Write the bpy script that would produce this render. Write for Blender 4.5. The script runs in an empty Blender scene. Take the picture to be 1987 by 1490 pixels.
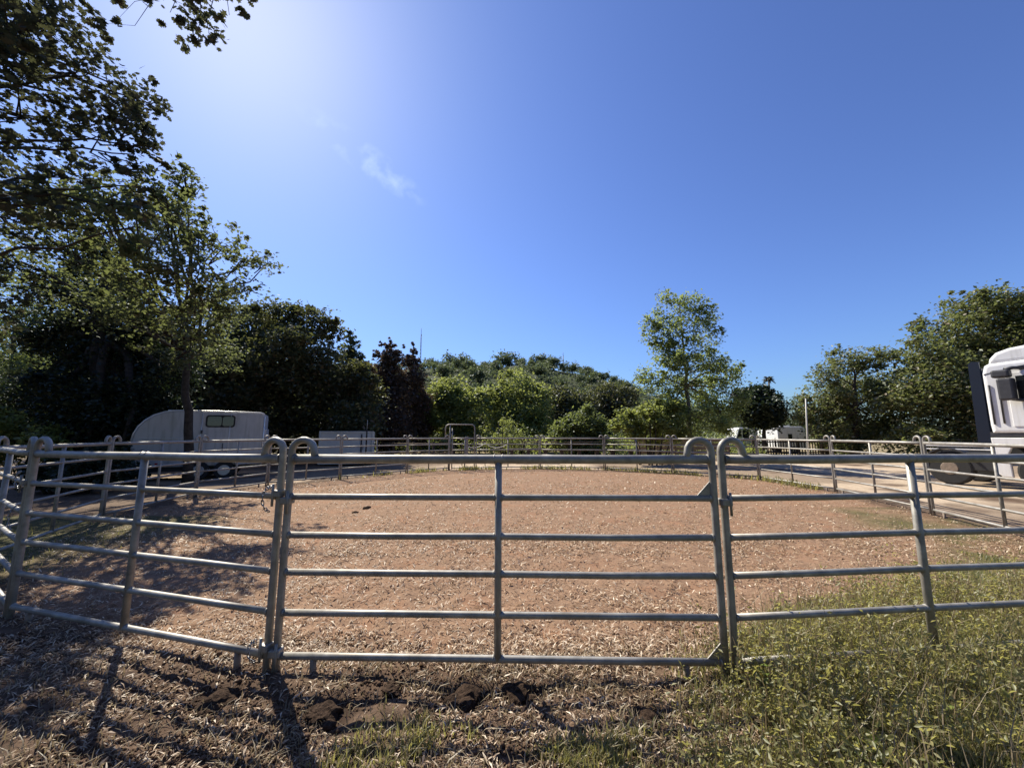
import bpy, bmesh, math, random
import numpy as np
from mathutils import Vector, Matrix

# ------------------------------------------------------------------ camera, sky, sun, exposure
S = bpy.context.scene
COL = S.collection
F, CX, CY, CH = 735.0, 993.5, 745.0, 1.65
PITCH = math.atan(98 / 735.0)
cd = bpy.data.cameras.new("camera")
cam = bpy.data.objects.new("camera", cd)
COL.objects.link(cam)
cd.sensor_width = 36.0
cd.lens = F / 1987.0 * 36.0
cd.clip_start, cd.clip_end = 0.05, 6000
cam.location = (0, 0, CH)
cam.rotation_euler = (math.pi / 2 + PITCH, 0, 0)
S.camera = cam

SUN_AZ, SUN_EL = -40.5, 46.3          # degrees; azimuth measured from +Y towards +X
w = bpy.data.worlds.new("World")
S.world = w
w.use_nodes = True
nt = w.node_tree
nt.nodes.clear()
out = nt.nodes.new("ShaderNodeOutputWorld")
bg = nt.nodes.new("ShaderNodeBackground")
sky = nt.nodes.new("ShaderNodeTexSky")
sky.sky_type = 'NISHITA'
sky.sun_disc = False
sky.sun_elevation = math.radians(SUN_EL)
sky.sun_rotation = math.radians(SUN_AZ)
sky.altitude = 100
sky.air_density = 1.0
sky.dust_density = 0.6
sky.ozone_density = 3.0
bg.inputs[1].default_value = 0.064
# soften the glare round the sun and deepen the blue of the sky
bw = nt.nodes.new("ShaderNodeRGBToBW")
nt.links.new(sky.outputs[0], bw.inputs[0])
k1 = nt.nodes.new("ShaderNodeMath"); k1.operation = 'MULTIPLY_ADD'
k1.inputs[1].default_value, k1.inputs[2].default_value = 1 / 6.3, 1.0
nt.links.new(bw.outputs[0], k1.inputs[0])
dv = nt.nodes.new("ShaderNodeVectorMath"); dv.operation = 'DIVIDE'
nt.links.new(sky.outputs[0], dv.inputs[0]); nt.links.new(k1.outputs[0], dv.inputs[1])
s1 = nt.nodes.new("ShaderNodeVectorMath"); s1.operation = 'SCALE'; s1.inputs[3].default_value = 1 / 3.2
nt.links.new(dv.outputs[0], s1.inputs[0])
gm = nt.nodes.new("ShaderNodeGamma"); gm.inputs[1].default_value = 1.58
nt.links.new(s1.outputs[0], gm.inputs[0])
s2 = nt.nodes.new("ShaderNodeVectorMath"); s2.operation = 'SCALE'; s2.inputs[3].default_value = 5.6
nt.links.new(gm.outputs[0], s2.inputs[0])
# one thin wisp of cloud high up, left of the middle
def _dirv(px, py):
    u, v, c_, s_ = (px - CX) / F, (CY - py) / F, math.cos(PITCH), math.sin(PITCH)
    return Vector((u, c_ - v * s_, s_ + v * c_)).normalized()
w0, w1 = _dirv(650, 262), _dirv(768, 352)
wc = (w0 + w1).normalized()
we = (w1 - w0).normalized()
wf = wc.cross(we).normalized()
tcw = nt.nodes.new("ShaderNodeTexCoord")
def _dot(v, scale):
    d_ = nt.nodes.new("ShaderNodeVectorMath"); d_.operation = 'DOT_PRODUCT'
    d_.inputs[1].default_value = v * scale
    nt.links.new(tcw.outputs["Generated"], d_.inputs[0])
    p_ = nt.nodes.new("ShaderNodeMath"); p_.operation = 'POWER'; p_.inputs[1].default_value = 2
    nt.links.new(d_.outputs["Value"], p_.inputs[0])
    return p_.outputs[0]
ad = nt.nodes.new("ShaderNodeMath"); ad.operation = 'ADD'
nt.links.new(_dot(we, 1 / 0.16), ad.inputs[0]); nt.links.new(_dot(wf, 1 / 0.036), ad.inputs[1])
mr = nt.nodes.new("ShaderNodeMapRange"); mr.interpolation_type = 'SMOOTHSTEP'
mr.inputs[1].default_value, mr.inputs[2].default_value, mr.inputs[3].default_value, mr.inputs[4].default_value = 0.0, 1.0, 1.0, 0.0
nt.links.new(ad.outputs[0], mr.inputs[0])
gt0 = nt.nodes.new("ShaderNodeVectorMath"); gt0.operation = 'DOT_PRODUCT'; gt0.inputs[1].default_value = wc
nt.links.new(tcw.outputs["Generated"], gt0.inputs[0])
fr0 = nt.nodes.new("ShaderNodeMath"); fr0.operation = 'GREATER_THAN'; fr0.inputs[1].default_value = 0.5
nt.links.new(gt0.outputs["Value"], fr0.inputs[0])
wn_ = nt.nodes.new("ShaderNodeTexNoise"); wn_.inputs["Scale"].default_value = 26; wn_.inputs["Detail"].default_value = 5
nt.links.new(tcw.outputs["Generated"], wn_.inputs["Vector"])
wr = nt.nodes.new("ShaderNodeMapRange")
wr.inputs[1].default_value, wr.inputs[2].default_value, wr.inputs[4].default_value = 0.45, 0.74, 0.55
nt.links.new(wn_.outputs["Fac"], wr.inputs[0])
m1_ = nt.nodes.new("ShaderNodeMath"); m1_.operation = 'MULTIPLY'
nt.links.new(mr.outputs[0], m1_.inputs[0]); nt.links.new(wr.outputs[0], m1_.inputs[1])
m2_ = nt.nodes.new("ShaderNodeMath"); m2_.operation = 'MULTIPLY'
nt.links.new(m1_.outputs[0], m2_.inputs[0]); nt.links.new(fr0.outputs[0], m2_.inputs[1])
cm = nt.nodes.new("ShaderNodeMix"); cm.data_type = 'RGBA'
cm.inputs[7].default_value = (7.4, 8.2, 9.4, 1)
nt.links.new(m2_.outputs[0], cm.inputs[0]); nt.links.new(s2.outputs[0], cm.inputs[6])
hs = nt.nodes.new("ShaderNodeHueSaturation")
hs.inputs["Saturation"].default_value = 0.88
nt.links.new(cm.outputs[2], hs.inputs["Color"])
tn = nt.nodes.new("ShaderNodeVectorMath"); tn.operation = 'MULTIPLY'; tn.inputs[1].default_value = (0.88, 1.01, 1.24)
nt.links.new(hs.outputs[0], tn.inputs[0])
nt.links.new(tn.outputs[0], bg.inputs[0])
nt.links.new(bg.outputs[0], out.inputs[0])

sd = bpy.data.lights.new("sun", 'SUN')
sd.energy = 4.9
sd.angle = math.radians(0.5)
sd.color = (1.0, 0.925, 0.775)
sun = bpy.data.objects.new("sun", sd)
COL.objects.link(sun)
a, e = math.radians(SUN_AZ), math.radians(SUN_EL)
SUNV = Vector((math.sin(a) * math.cos(e), math.cos(a) * math.cos(e), math.sin(e)))
sun.rotation_euler = SUNV.to_track_quat('Z', 'Y').to_euler()
sun.location = (0, 0, 30)

S.view_settings.view_transform = 'Standard'
S.view_settings.look = 'None'
S.view_settings.gamma = 1
S.view_settings.exposure = 0.8
S.cycles.max_bounces = 6
S.cycles.diffuse_bounces = 3
S.cycles.glossy_bounces = 2
S.cycles.transmission_bounces = 4
S.cycles.transparent_max_bounces = 6

# ------------------------------------------------------------------ helpers
_c, _s = math.cos(PITCH), math.sin(PITCH)


def P(px, py, d):
    """world point seen at photo pixel (px, py) at forward distance d"""
    u, v = (px - CX) / F, (CY - py) / F
    f, up = _c - v * _s, _s + v * _c
    return Vector((u / f * d, d, CH + up / f * d))


def smooth(t):
    t = np.clip(t, 0, 1)
    return t * t * (3 - 2 * t)


def _hash(ix, iy, seed):
    h = (ix.astype(np.int64) * 374761393 + iy.astype(np.int64) * 668265263 + seed * 1442695041) & 0xFFFFFFFF
    h = ((h ^ (h >> 13)) * 1274126177) & 0xFFFFFFFF
    return ((h ^ (h >> 16)) & 0xFFFF) / 65535.0


def noise2(x, y, seed=0):
    x, y = np.asarray(x, float), np.asarray(y, float)
    ix, iy = np.floor(x), np.floor(y)
    fx, fy = smooth(x - ix), smooth(y - iy)
    a = _hash(ix, iy, seed); b = _hash(ix + 1, iy, seed)
    c = _hash(ix, iy + 1, seed); d = _hash(ix + 1, iy + 1, seed)
    return (a * (1 - fx) + b * fx) * (1 - fy) + (c * (1 - fx) + d * fx) * fy


def fbm(x, y, seed=0, o=3):
    t, amp, tot = 0, 1.0, 0
    for k in range(o):
        t = t + amp * noise2(np.asarray(x) * 2 ** k, np.asarray(y) * 2 ** k, seed + k)
        tot += amp
        amp *= 0.5
    return t / tot


def new_obj(name, mesh, mat=None, parent=None, loc=None):
    o = bpy.data.objects.new(name, mesh)
    COL.objects.link(o)
    if mat is not None:
        mesh.materials.append(mat)
    if parent is not None:
        o.parent = parent
    if loc is not None:
        o.location = loc
    return o


def np_mesh(name, V, loops, starts, totals, smooth_shade=False):
    me = bpy.data.meshes.new(name)
    V = np.asarray(V, np.float32)
    me.vertices.add(len(V))
    me.vertices.foreach_set("co", V.ravel())
    me.loops.add(len(loops))
    me.loops.foreach_set("vertex_index", np.asarray(loops, np.int32))
    me.polygons.add(len(starts))
    me.polygons.foreach_set("loop_start", np.asarray(starts, np.int32))
    me.polygons.foreach_set("loop_total", np.asarray(totals, np.int32))
    if smooth_shade:
        me.polygons.foreach_set("use_smooth", np.ones(len(starts), bool))
    me.update(calc_edges=True)
    me.validate()
    return me


def rep_mesh(name, V, faces, n, nv):
    """n copies of a template of nv verts and faces (list of index tuples); V is (n*nv, 3)"""
    tl = np.concatenate([np.array(f) for f in faces])
    tt = np.array([len(f) for f in faces])
    loops = (tl[None, :] + (np.arange(n) * nv)[:, None]).ravel()
    totals = np.tile(tt, n)
    starts = np.concatenate([[0], np.cumsum(totals)[:-1]])
    return np_mesh(name, V, loops, starts, totals)


def thing(name, label, cat, loc=(0, 0, 0), rz=0.0, group=None):
    o = bpy.data.objects.new(name, None)
    COL.objects.link(o)
    o.empty_display_size = 0.2
    o.location = loc
    o.rotation_euler = (0, 0, rz)
    return tag(o, label, cat, group)


def tag(o, label, cat, group=None, kind=None):
    if label: o["label"] = label
    if cat: o["category"] = cat
    if group: o["group"] = group
    if kind: o["kind"] = kind
    return o


class MB:
    """collects boxes, tubes and prisms into one mesh"""
    def __init__(s):
        s.bm = bmesh.new()

    def box(s, c, size, rot=None, bev=0.0, seg=2):
        r = bmesh.ops.create_cube(s.bm, size=1.0)
        vs = r['verts']
        bmesh.ops.scale(s.bm, vec=size, verts=vs)
        if bev > 0:
            es = list({e for v in vs for e in v.link_edges})
            rr = bmesh.ops.bevel(s.bm, geom=es, offset=bev, segments=seg, profile=0.5, affect='EDGES')
            vs = list({v for f in rr['faces'] for v in f.verts} | {v for v in vs if v.is_valid})
        if rot is not None:
            bmesh.ops.rotate(s.bm, cent=(0, 0, 0), matrix=rot, verts=vs)
        bmesh.ops.translate(s.bm, vec=c, verts=vs)
        return s

    def tube(s, pts, r, n=8, cap=True):
        pts = [Vector(p) for p in pts]
        rs = r if isinstance(r, (list, tuple)) else [r] * len(pts)
        rings = []
        ref = None
        for i, p in enumerate(pts):
            t = (pts[min(i + 1, len(pts) - 1)] - pts[max(i - 1, 0)]).normalized()
            if ref is None:
                ref = t.orthogonal().normalized()
            x = (ref - t * ref.dot(t))
            x = x.normalized() if x.length > 1e-6 else t.orthogonal().normalized()
            ref = x
            y = t.cross(x)
            rings.append([s.bm.verts.new(p + (x * math.cos(k * 2 * math.pi / n) + y * math.sin(k * 2 * math.pi / n)) * rs[i]) for k in range(n)])
        for a_, b_ in zip(rings[:-1], rings[1:]):
            for k in range(n):
                f = s.bm.faces.new((a_[k], a_[(k + 1) % n], b_[(k + 1) % n], b_[k]))
                f.smooth = True
        if cap:
            s.bm.faces.new(rings[0][::-1])
            s.bm.faces.new(rings[-1])
        return s

    def prism(s, prof, y0, y1, bev=0.0, seg=3, axis='y'):
        """profile in (x, z), extruded along y"""
        def mk(y):
            return [s.bm.verts.new((p[0], y, p[1]) if axis == 'y' else ((y, p[0], p[1]) if axis == 'x' else (p[0], p[1], y))) for p in prof]
        A, B = mk(y0), mk(y1)
        fs = [s.bm.faces.new(A), s.bm.faces.new(B[::-1])]
        n = len(prof)
        for k in range(n):
            fs.append(s.bm.faces.new((A[k], B[k], B[(k + 1) % n], A[(k + 1) % n])))
        bmesh.ops.recalc_face_normals(s.bm, faces=fs)
        if bev > 0:
            es = list({e for f in fs[:2] for e in f.edges})
            bmesh.ops.bevel(s.bm, geom=es, offset=bev, segments=seg, profile=0.5, affect='EDGES')
        return s

    def disc(s, c, r, depth, axis='y', n=20, bev=0.0):
        prof = [(r * math.cos(2 * math.pi * k / n), r * math.sin(2 * math.pi * k / n)) for k in range(n)]
        before = set(s.bm.verts)
        s.prism(prof, -depth / 2, depth / 2, bev, 2, axis)
        bmesh.ops.translate(s.bm, vec=c, verts=[v for v in s.bm.verts if v not in before])
        return s

    def build(s, name, mat, parent=None, loc=None, smooth_all=False):
        me = bpy.data.meshes.new(name)
        if smooth_all:
            for f in s.bm.faces: f.smooth = True
        s.bm.to_mesh(me)
        s.bm.free()
        return new_obj(name, me, mat, parent, loc)


# ------------------------------------------------------------------ materials
def mat_new(name):
    m = bpy.data.materials.new(name)
    m.use_nodes = True
    t = m.node_tree
    t.nodes.clear()
    o = t.nodes.new("ShaderNodeOutputMaterial")
    return m, t, o


def N(t, kind, **kw):
    n = t.nodes.new(kind)
    for k, v in kw.items():
        if k.startswith("i_"):
            n.inputs[k[2:].replace("_", " ")].default_value = v
        else:
            setattr(n, k, v)
    return n


def ramp(t, src, stops):
    r = t.nodes.new("ShaderNodeValToRGB")
    el = r.color_ramp.elements
    el[0].position, el[0].color = stops[0][0], (*stops[0][1], 1)
    el[1].position, el[1].color = stops[-1][0], (*stops[-1][1], 1)
    for p, c in stops[1:-1]:
        x = el.new(p)
        x.color = (*c, 1)
    t.links.new(src, r.inputs[0])
    return r.outputs[0]


def mix(t, fac, a_, b_, blend='MIX'):
    m = t.nodes.new("ShaderNodeMix")
    m.data_type = 'RGBA'
    m.blend_type = blend
    for sock, v in ((m.inputs[0], fac), (m.inputs[6], a_), (m.inputs[7], b_)):
        if hasattr(v, "is_linked") or hasattr(v, "links"):
            t.links.new(v, sock)
        else:
            sock.default_value = v if isinstance(v, (int, float)) else (*v, 1)
    return m.outputs[2]


def plain(name, col, rough=0.5, metal=0.0, var=0.25, scale=6.0, spec=0.5, bump=0.0, dirt=None, streak=False):
    m, t, o = mat_new(name)
    b = N(t, "ShaderNodeBsdfPrincipled")
    b.inputs["Roughness"].default_value = rough
    b.inputs["Metallic"].default_value = metal
    b.inputs["Specular IOR Level"].default_value = spec
    tc = N(t, "ShaderNodeTexCoord")
    nz = N(t, "ShaderNodeTexNoise")
    nz.inputs["Scale"].default_value = scale
    nz.inputs["Detail"].default_value = 6
    nz.inputs["Roughness"].default_value = 0.65
    t.links.new(tc.outputs["Object"], nz.inputs["Vector"])
    lo = tuple(x * (1 - var) for x in col)
    hi = tuple(min(1, x * (1 + var)) for x in col)
    c = ramp(t, nz.outputs["Fac"], [(0.3, lo), (0.7, hi)])
    if dirt:
        n2 = N(t, "ShaderNodeTexNoise")
        n2.inputs["Scale"].default_value = scale * 0.35
        n2.inputs["Detail"].default_value = 8
        if streak:
            mp = N(t, "ShaderNodeMapping")
            mp.inputs["Scale"].default_value = (9.0, 9.0, 0.9)
            t.links.new(tc.outputs["Object"], mp.inputs["Vector"])
            t.links.new(mp.outputs[0], n2.inputs["Vector"])
        else:
            t.links.new(tc.outputs["Object"], n2.inputs["Vector"])
        f = ramp(t, n2.outputs["Fac"], [(0.5, (0, 0, 0)), (0.75, (0.7, 0.7, 0.7))])
        c = mix(t, f, c, dirt)
    t.links.new(c, b.inputs["Base Color"])
    if bump:
        bp = N(t, "ShaderNodeBump")
        bp.inputs["Strength"].default_value = bump
        bp.inputs["Distance"].default_value = 0.02
        t.links.new(nz.outputs["Fac"], bp.inputs["Height"])
        t.links.new(bp.outputs[0], b.inputs["Normal"])
    t.links.new(b.outputs[0], o.inputs[0])
    return m


def leafmat(name, cols, trans, tmix=0.4, gloss=0.06, rough=0.5):
    """leaf: diffuse + translucent + a little gloss, colour varied from leaf to leaf"""
    m, t, o = mat_new(name)
    g = N(t, "ShaderNodeNewGeometry")
    c = ramp(t, g.outputs["Random Per Island"], [(i / (len(cols) - 1), k) for i, k in enumerate(cols)])
    d = N(t, "ShaderNodeBsdfDiffuse")
    t.links.new(c, d.inputs[0])
    tr = N(t, "ShaderNodeBsdfTranslucent")
    tcol = mix(t, 0.75, c, trans)
    t.links.new(tcol, tr.inputs[0])
    m1 = N(t, "ShaderNodeMixShader")
    m1.inputs[0].default_value = tmix
    t.links.new(d.outputs[0], m1.inputs[1])
    t.links.new(tr.outputs[0], m1.inputs[2])
    gl = N(t, "ShaderNodeBsdfGlossy")
    gl.inputs["Roughness"].default_value = rough
    gl.inputs[0].default_value = (0.9, 0.95, 1, 1)
    m2 = N(t, "ShaderNodeMixShader")
    m2.inputs[0].default_value = gloss
    t.links.new(m1.outputs[0], m2.inputs[1])
    t.links.new(gl.outputs[0], m2.inputs[2])
    t.links.new(m2.outputs[0], o.inputs[0])
    return m


M = {}
M['steel'] = plain("galvanised_steel", (0.30, 0.287, 0.262), 0.55, 0.42, 0.34, 9.0, dirt=(0.18, 0.155, 0.12))
M['steel_foot'] = plain("muddy_steel", (0.22, 0.17, 0.13), 0.8, 0.0, 0.3, 20.0)
M['chain'] = plain("chain_steel", (0.3, 0.3, 0.3), 0.35, 0.7, 0.2, 30.0)
M['bark'] = plain("bark", (0.05, 0.04, 0.032), 0.9, 0, 0.5, 9.0, 0.2, 0.8)
M['bark_pale'] = plain("pale_bark", (0.17, 0.15, 0.12), 0.9, 0, 0.4, 9.0, 0.2, 0.6)
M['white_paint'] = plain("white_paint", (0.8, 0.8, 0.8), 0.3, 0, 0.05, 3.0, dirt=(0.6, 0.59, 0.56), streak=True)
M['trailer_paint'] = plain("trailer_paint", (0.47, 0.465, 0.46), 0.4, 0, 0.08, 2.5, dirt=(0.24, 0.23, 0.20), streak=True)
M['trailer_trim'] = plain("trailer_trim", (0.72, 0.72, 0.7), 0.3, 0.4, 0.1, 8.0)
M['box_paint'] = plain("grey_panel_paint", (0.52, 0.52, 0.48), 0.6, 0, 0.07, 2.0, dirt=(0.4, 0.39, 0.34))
M['rubber'] = plain("rubber", (0.02, 0.02, 0.02), 0.8, 0, 0.3, 20.0)
M['rim'] = plain("rim_steel", (0.5, 0.5, 0.5), 0.4, 0.5, 0.1, 10.0)
M['dark_plastic'] = plain("dark_plastic", (0.045, 0.045, 0.05), 0.5, 0, 0.2, 10.0)
M['black_metal'] = plain("black_chassis", (0.025, 0.025, 0.027), 0.6, 0.1, 0.3, 8.0)
M['blue_panel'] = plain("dark_blue_panel", (0.003, 0.008, 0.022), 0.45, 0, 0.2, 3.0)
M['glass'] = plain("dark_glass", (0.015, 0.018, 0.02), 0.08, 0, 0.1, 2.0, 0.8)
M['red_lens'] = plain("red_lens", (0.4, 0.02, 0.02), 0.2, 0, 0.1, 5.0)
M['wood'] = plain("weathered_wood", (0.20, 0.145, 0.10), 0.85, 0, 0.35, 5.0, 0.2, 0.4)
M['wood_dark'] = plain("dark_wood", (0.055, 0.042, 0.033), 0.85, 0, 0.35, 5.0, 0.2, 0.4)
M['pale_pole'] = plain("pale_pole", (0.55, 0.53, 0.48), 0.6, 0, 0.1, 5.0)
M['tape'] = plain("white_tape", (0.7, 0.7, 0.68), 0.6, 0, 0.1, 5.0)
M['clod'] = plain("dark_lump", (0.05, 0.032, 0.022), 0.95, 0, 0.6, 40.0, 0.1, 1.0)  # near-black brown for the added shade clods and the real droppings
M['crumb'] = plain("soil_crumb", (0.11, 0.07, 0.047), 0.95, 0, 0.5, 30.0, 0.1)
M['mast'] = plain("mast_steel", (0.12, 0.12, 0.13), 0.6, 0.2, 0.1, 5.0)

G1, G2, G3 = (0.030, 0.040, 0.016), (0.050, 0.066, 0.024), (0.075, 0.085, 0.035)
M['oak_leaf'] = leafmat("oak_leaf", [(0.03, 0.034, 0.022), (0.045, 0.052, 0.032), (0.038, 0.044, 0.028), (0.08, 0.06, 0.045)], (0.11, 0.12, 0.05), 0.3, 0.035)
M['plane_leaf'] = leafmat("plane_leaf", [(0.034, 0.042, 0.022), (0.055, 0.066, 0.032), (0.08, 0.09, 0.042), (0.12, 0.118, 0.08)], (0.24, 0.28, 0.085), 0.4, 0.035)
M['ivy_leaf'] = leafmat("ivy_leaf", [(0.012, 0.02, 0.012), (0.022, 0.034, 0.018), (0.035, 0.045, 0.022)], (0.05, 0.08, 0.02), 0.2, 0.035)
M['dark_leaf'] = leafmat("evergreen_leaf", [(0.035, 0.045, 0.022), (0.06, 0.07, 0.035), (0.085, 0.09, 0.045), (0.13, 0.085, 0.05)], (0.2, 0.22, 0.06), 0.3, 0.035)
M['red_leaf'] = leafmat("rusty_needles", [(0.075, 0.052, 0.04), (0.1, 0.065, 0.048), (0.06, 0.06, 0.042), (0.14, 0.085, 0.065)], (0.18, 0.12, 0.07), 0.3, 0.035)
M['spire_leaf'] = leafmat("cypress_needles", [(0.04, 0.06, 0.03), (0.06, 0.08, 0.045), (0.1, 0.09, 0.05)], (0.14, 0.18, 0.06), 0.3, 0.035)
M['bright_leaf'] = leafmat("bright_leaf", [(0.085, 0.115, 0.03), (0.125, 0.15, 0.045), (0.175, 0.19, 0.07)], (0.42, 0.47, 0.11), 0.48, 0.035)
M['mid_leaf'] = leafmat("shrub_leaf", [(0.06, 0.08, 0.03), (0.09, 0.115, 0.04), (0.12, 0.14, 0.055)], (0.3, 0.36, 0.09), 0.42, 0.035)
M['poplar_leaf'] = leafmat("poplar_leaf", [(0.085, 0.115, 0.035), (0.12, 0.15, 0.055), (0.155, 0.185, 0.075), (0.09, 0.12, 0.045)], (0.42, 0.5, 0.13), 0.48, 0.035)
M['right_leaf'] = leafmat("oak_scrub_leaf", [(0.075, 0.092, 0.034), (0.11, 0.125, 0.048), (0.15, 0.155, 0.068), (0.18, 0.13, 0.075)], (0.3, 0.35, 0.1), 0.36, 0.035)
M['far_leaf'] = leafmat("hill_leaf", [(0.055, 0.075, 0.04), (0.08, 0.1, 0.05), (0.11, 0.125, 0.065)], (0.2, 0.25, 0.1), 0.32, 0.035)
M['weed_leaf'] = leafmat("weed_leaf", [(0.14, 0.145, 0.042), (0.21, 0.2, 0.068), (0.29, 0.255, 0.1)], (0.58, 0.54, 0.15), 0.5, 0.035)
M['lime_leaf'] = leafmat("lime_leaf", [(0.14, 0.2, 0.03), (0.22, 0.28, 0.06)], (0.4, 0.5, 0.08), 0.45, 0.035)
M['grass'] = leafmat("grass_blade", [(0.08, 0.1, 0.03), (0.14, 0.15, 0.052), (0.23, 0.205, 0.085), (0.36, 0.29, 0.16)], (0.48, 0.44, 0.13), 0.45, 0.035)
M['dry_grass'] = leafmat("dry_grass", [(0.16, 0.12, 0.07), (0.26, 0.20, 0.12), (0.36, 0.29, 0.19)], (0.35, 0.27, 0.15), 0.3, 0.035)
M['straw'] = leafmat("straw", [(0.17, 0.10, 0.058), (0.27, 0.175, 0.105), (0.40, 0.28, 0.175), (0.74, 0.62, 0.46)], (0.5, 0.35, 0.2), 0.2, 0.035)


def ground_material():
    m, t, o = mat_new("ground_soil")
    b = N(t, "ShaderNodeBsdfPrincipled")
    b.inputs["Roughness"].default_value = 0.95
    b.inputs["Specular IOR Level"].default_value = 0.15
    tc = N(t, "ShaderNodeTexCoord")

    def noise(sc, det=6, rough=0.6, st=None):
        n = N(t, "ShaderNodeTexNoise")
        n.inputs["Scale"].default_value = sc
        n.inputs["Detail"].default_value = det
        n.inputs["Roughness"].default_value = rough
        v = tc.outputs["Object"]
        if st:
            mp = N(t, "ShaderNodeMapping")
            mp.inputs["Scale"].default_value = st
            t.links.new(v, mp.inputs["Vector"])
            v = mp.outputs[0]
        t.links.new(v, n.inputs["Vector"])
        return n.outputs["Fac"]

    def attr(n):
        x = N(t, "ShaderNodeAttribute")
        x.attribute_name = n
        return x.outputs["Fac"]
    n_big, n_mid, n_fine = noise(0.6, 4), noise(5, 8, 0.7), noise(55, 6, 0.7)
    soil = ramp(t, n_mid, [(0.28, (0.05, 0.032, 0.022)), (0.5, (0.10, 0.065, 0.044)), (0.72, (0.18, 0.12, 0.08))])
    pen = ramp(t, n_mid, [(0.25, (0.19, 0.112, 0.069)), (0.5, (0.30, 0.184, 0.112)), (0.75, (0.41, 0.265, 0.168))])
    chips = ramp(t, n_fine, [(0.42, (0.13, 0.08, 0.055)), (0.55, (0.27, 0.18, 0.12)), (0.66, (0.46, 0.35, 0.24))])
    pen = mix(t, 0.45, pen, chips)
    pen = mix(t, ramp(t, noise(1.7, 5, 0.7), [(0.5, (0, 0, 0)), (0.68, (0.6, 0.6, 0.6))]), pen, (0.33, 0.165, 0.09))
    pen = mix(t, ramp(t, noise(2.6, 7, 0.72, (1.0, 1.7, 1.0)), [(0.30, (0.75, 0.75, 0.75)), (0.44, (0, 0, 0))]), pen, (0.15, 0.095, 0.062))
    n_str = noise(16, 5, 0.75, (1.0, 3.0, 1.0))
    pen = mix(t, ramp(t, n_str, [(0.35, (0.55, 0.55, 0.55)), (0.6, (0, 0, 0))]), pen, (0.15, 0.095, 0.065))
    sand = ramp(t, n_mid, [(0.3, (0.34, 0.26, 0.185)), (0.55, (0.46, 0.365, 0.265)), (0.75, (0.58, 0.475, 0.355))])
    turf = ramp(t, n_mid, [(0.3, (0.045, 0.05, 0.02)), (0.6, (0.10, 0.10, 0.04)), (0.8, (0.2, 0.16, 0.09))])
    dry = ramp(t, n_mid, [(0.3, (0.16, 0.13, 0.07)), (0.7, (0.34, 0.27, 0.16))])
    c = mix(t, attr("pen"), soil, pen)
    c = mix(t, attr("sand"), c, sand)
    c = mix(t, attr("dry"), c, dry)
    c = mix(t, attr("turf"), c, turf)
    c = mix(t, attr("shade_tint"), c, (0.045, 0.028, 0.019))  # cast shade put into the soil colour
    t.links.new(c, b.inputs["Base Color"])
    bp = N(t, "ShaderNodeBump")
    bp.inputs["Strength"].default_value = 0.7
    bp.inputs["Distance"].default_value = 0.03
    h = mix(t, 0.5, n_mid, n_fine)
    t.links.new(h, bp.inputs["Height"])
    t.links.new(bp.outputs[0], b.inputs["Normal"])
    t.links.new(b.outputs[0], o.inputs[0])
    return m


# ------------------------------------------------------------------ pen layout (metres, camera at the origin looking along +Y)
PEN = [(-1.69, 2.89), (1.49, 2.81), (4.62, 3.12), (7.85, 5.1), (8.7, 8.12), (9.3, 11.18), (9.13, 14.3), (6.88, 16.54),
       (4.34, 18.1), (1.35, 18.7), (-1.74, 18.29), (-2.94, 18.0), (-4.55, 16.7), (-6.4, 14.4), (-7.95, 12.6),
       (-8.45, 10.4), (-8.01, 7.66), (-6.75, 5.0), (-4.56, 3.67)]


def pen_sd(x, y):
    """signed distance to the pen's outline, positive inside"""
    x, y = np.asarray(x, float), np.asarray(y, float)
    d = np.full(x.shape, 1e9)
    inside = np.zeros(x.shape, bool)
    n = len(PEN)
    for i in range(n):
        x0, y0 = PEN[i]
        x1, y1 = PEN[(i + 1) % n]
        ex, ey = x1 - x0, y1 - y0
        t = np.clip(((x - x0) * ex + (y - y0) * ey) / (ex * ex + ey * ey), 0, 1)
        d = np.minimum(d, np.hypot(x - x0 - t * ex, y - y0 - t * ey))
        cr = ((y0 > y) != (y1 > y)) & (x < (x1 - x0) * (y - y0) / (y1 - y0 + 1e-12) + x0)
        inside ^= cr
    return np.where(inside, d, -d)


SHADE_SPOTS = [(-1.9, 2.66, 0.17), (-1.13, 2.52, 0.17), (0.82, 2.5, 0.13), (-0.29, 2.66, 0.16), (0.07, 2.7, 0.13)]  # dents with a dark tint, standing in for cast shadows along the fence


def gz(x, y):
    x, y = np.asarray(x, float), np.asarray(y, float)
    r = np.hypot(x, y)
    near = np.exp(-(r / 9.0) ** 2)
    z = (fbm(x * 2.2, y * 2.2, 3, 3) - 0.5) * (0.02 + 0.06 * near)
    z = z + (fbm(x * 9, y * 9, 9, 3) - 0.5) * 0.045 * near
    for hx, hy, hr in SHADE_SPOTS:
        z = z - 0.05 * np.exp(-(((x - hx) / hr) ** 2 + ((y - hy) / (hr * 0.75)) ** 2))
    return z


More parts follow.
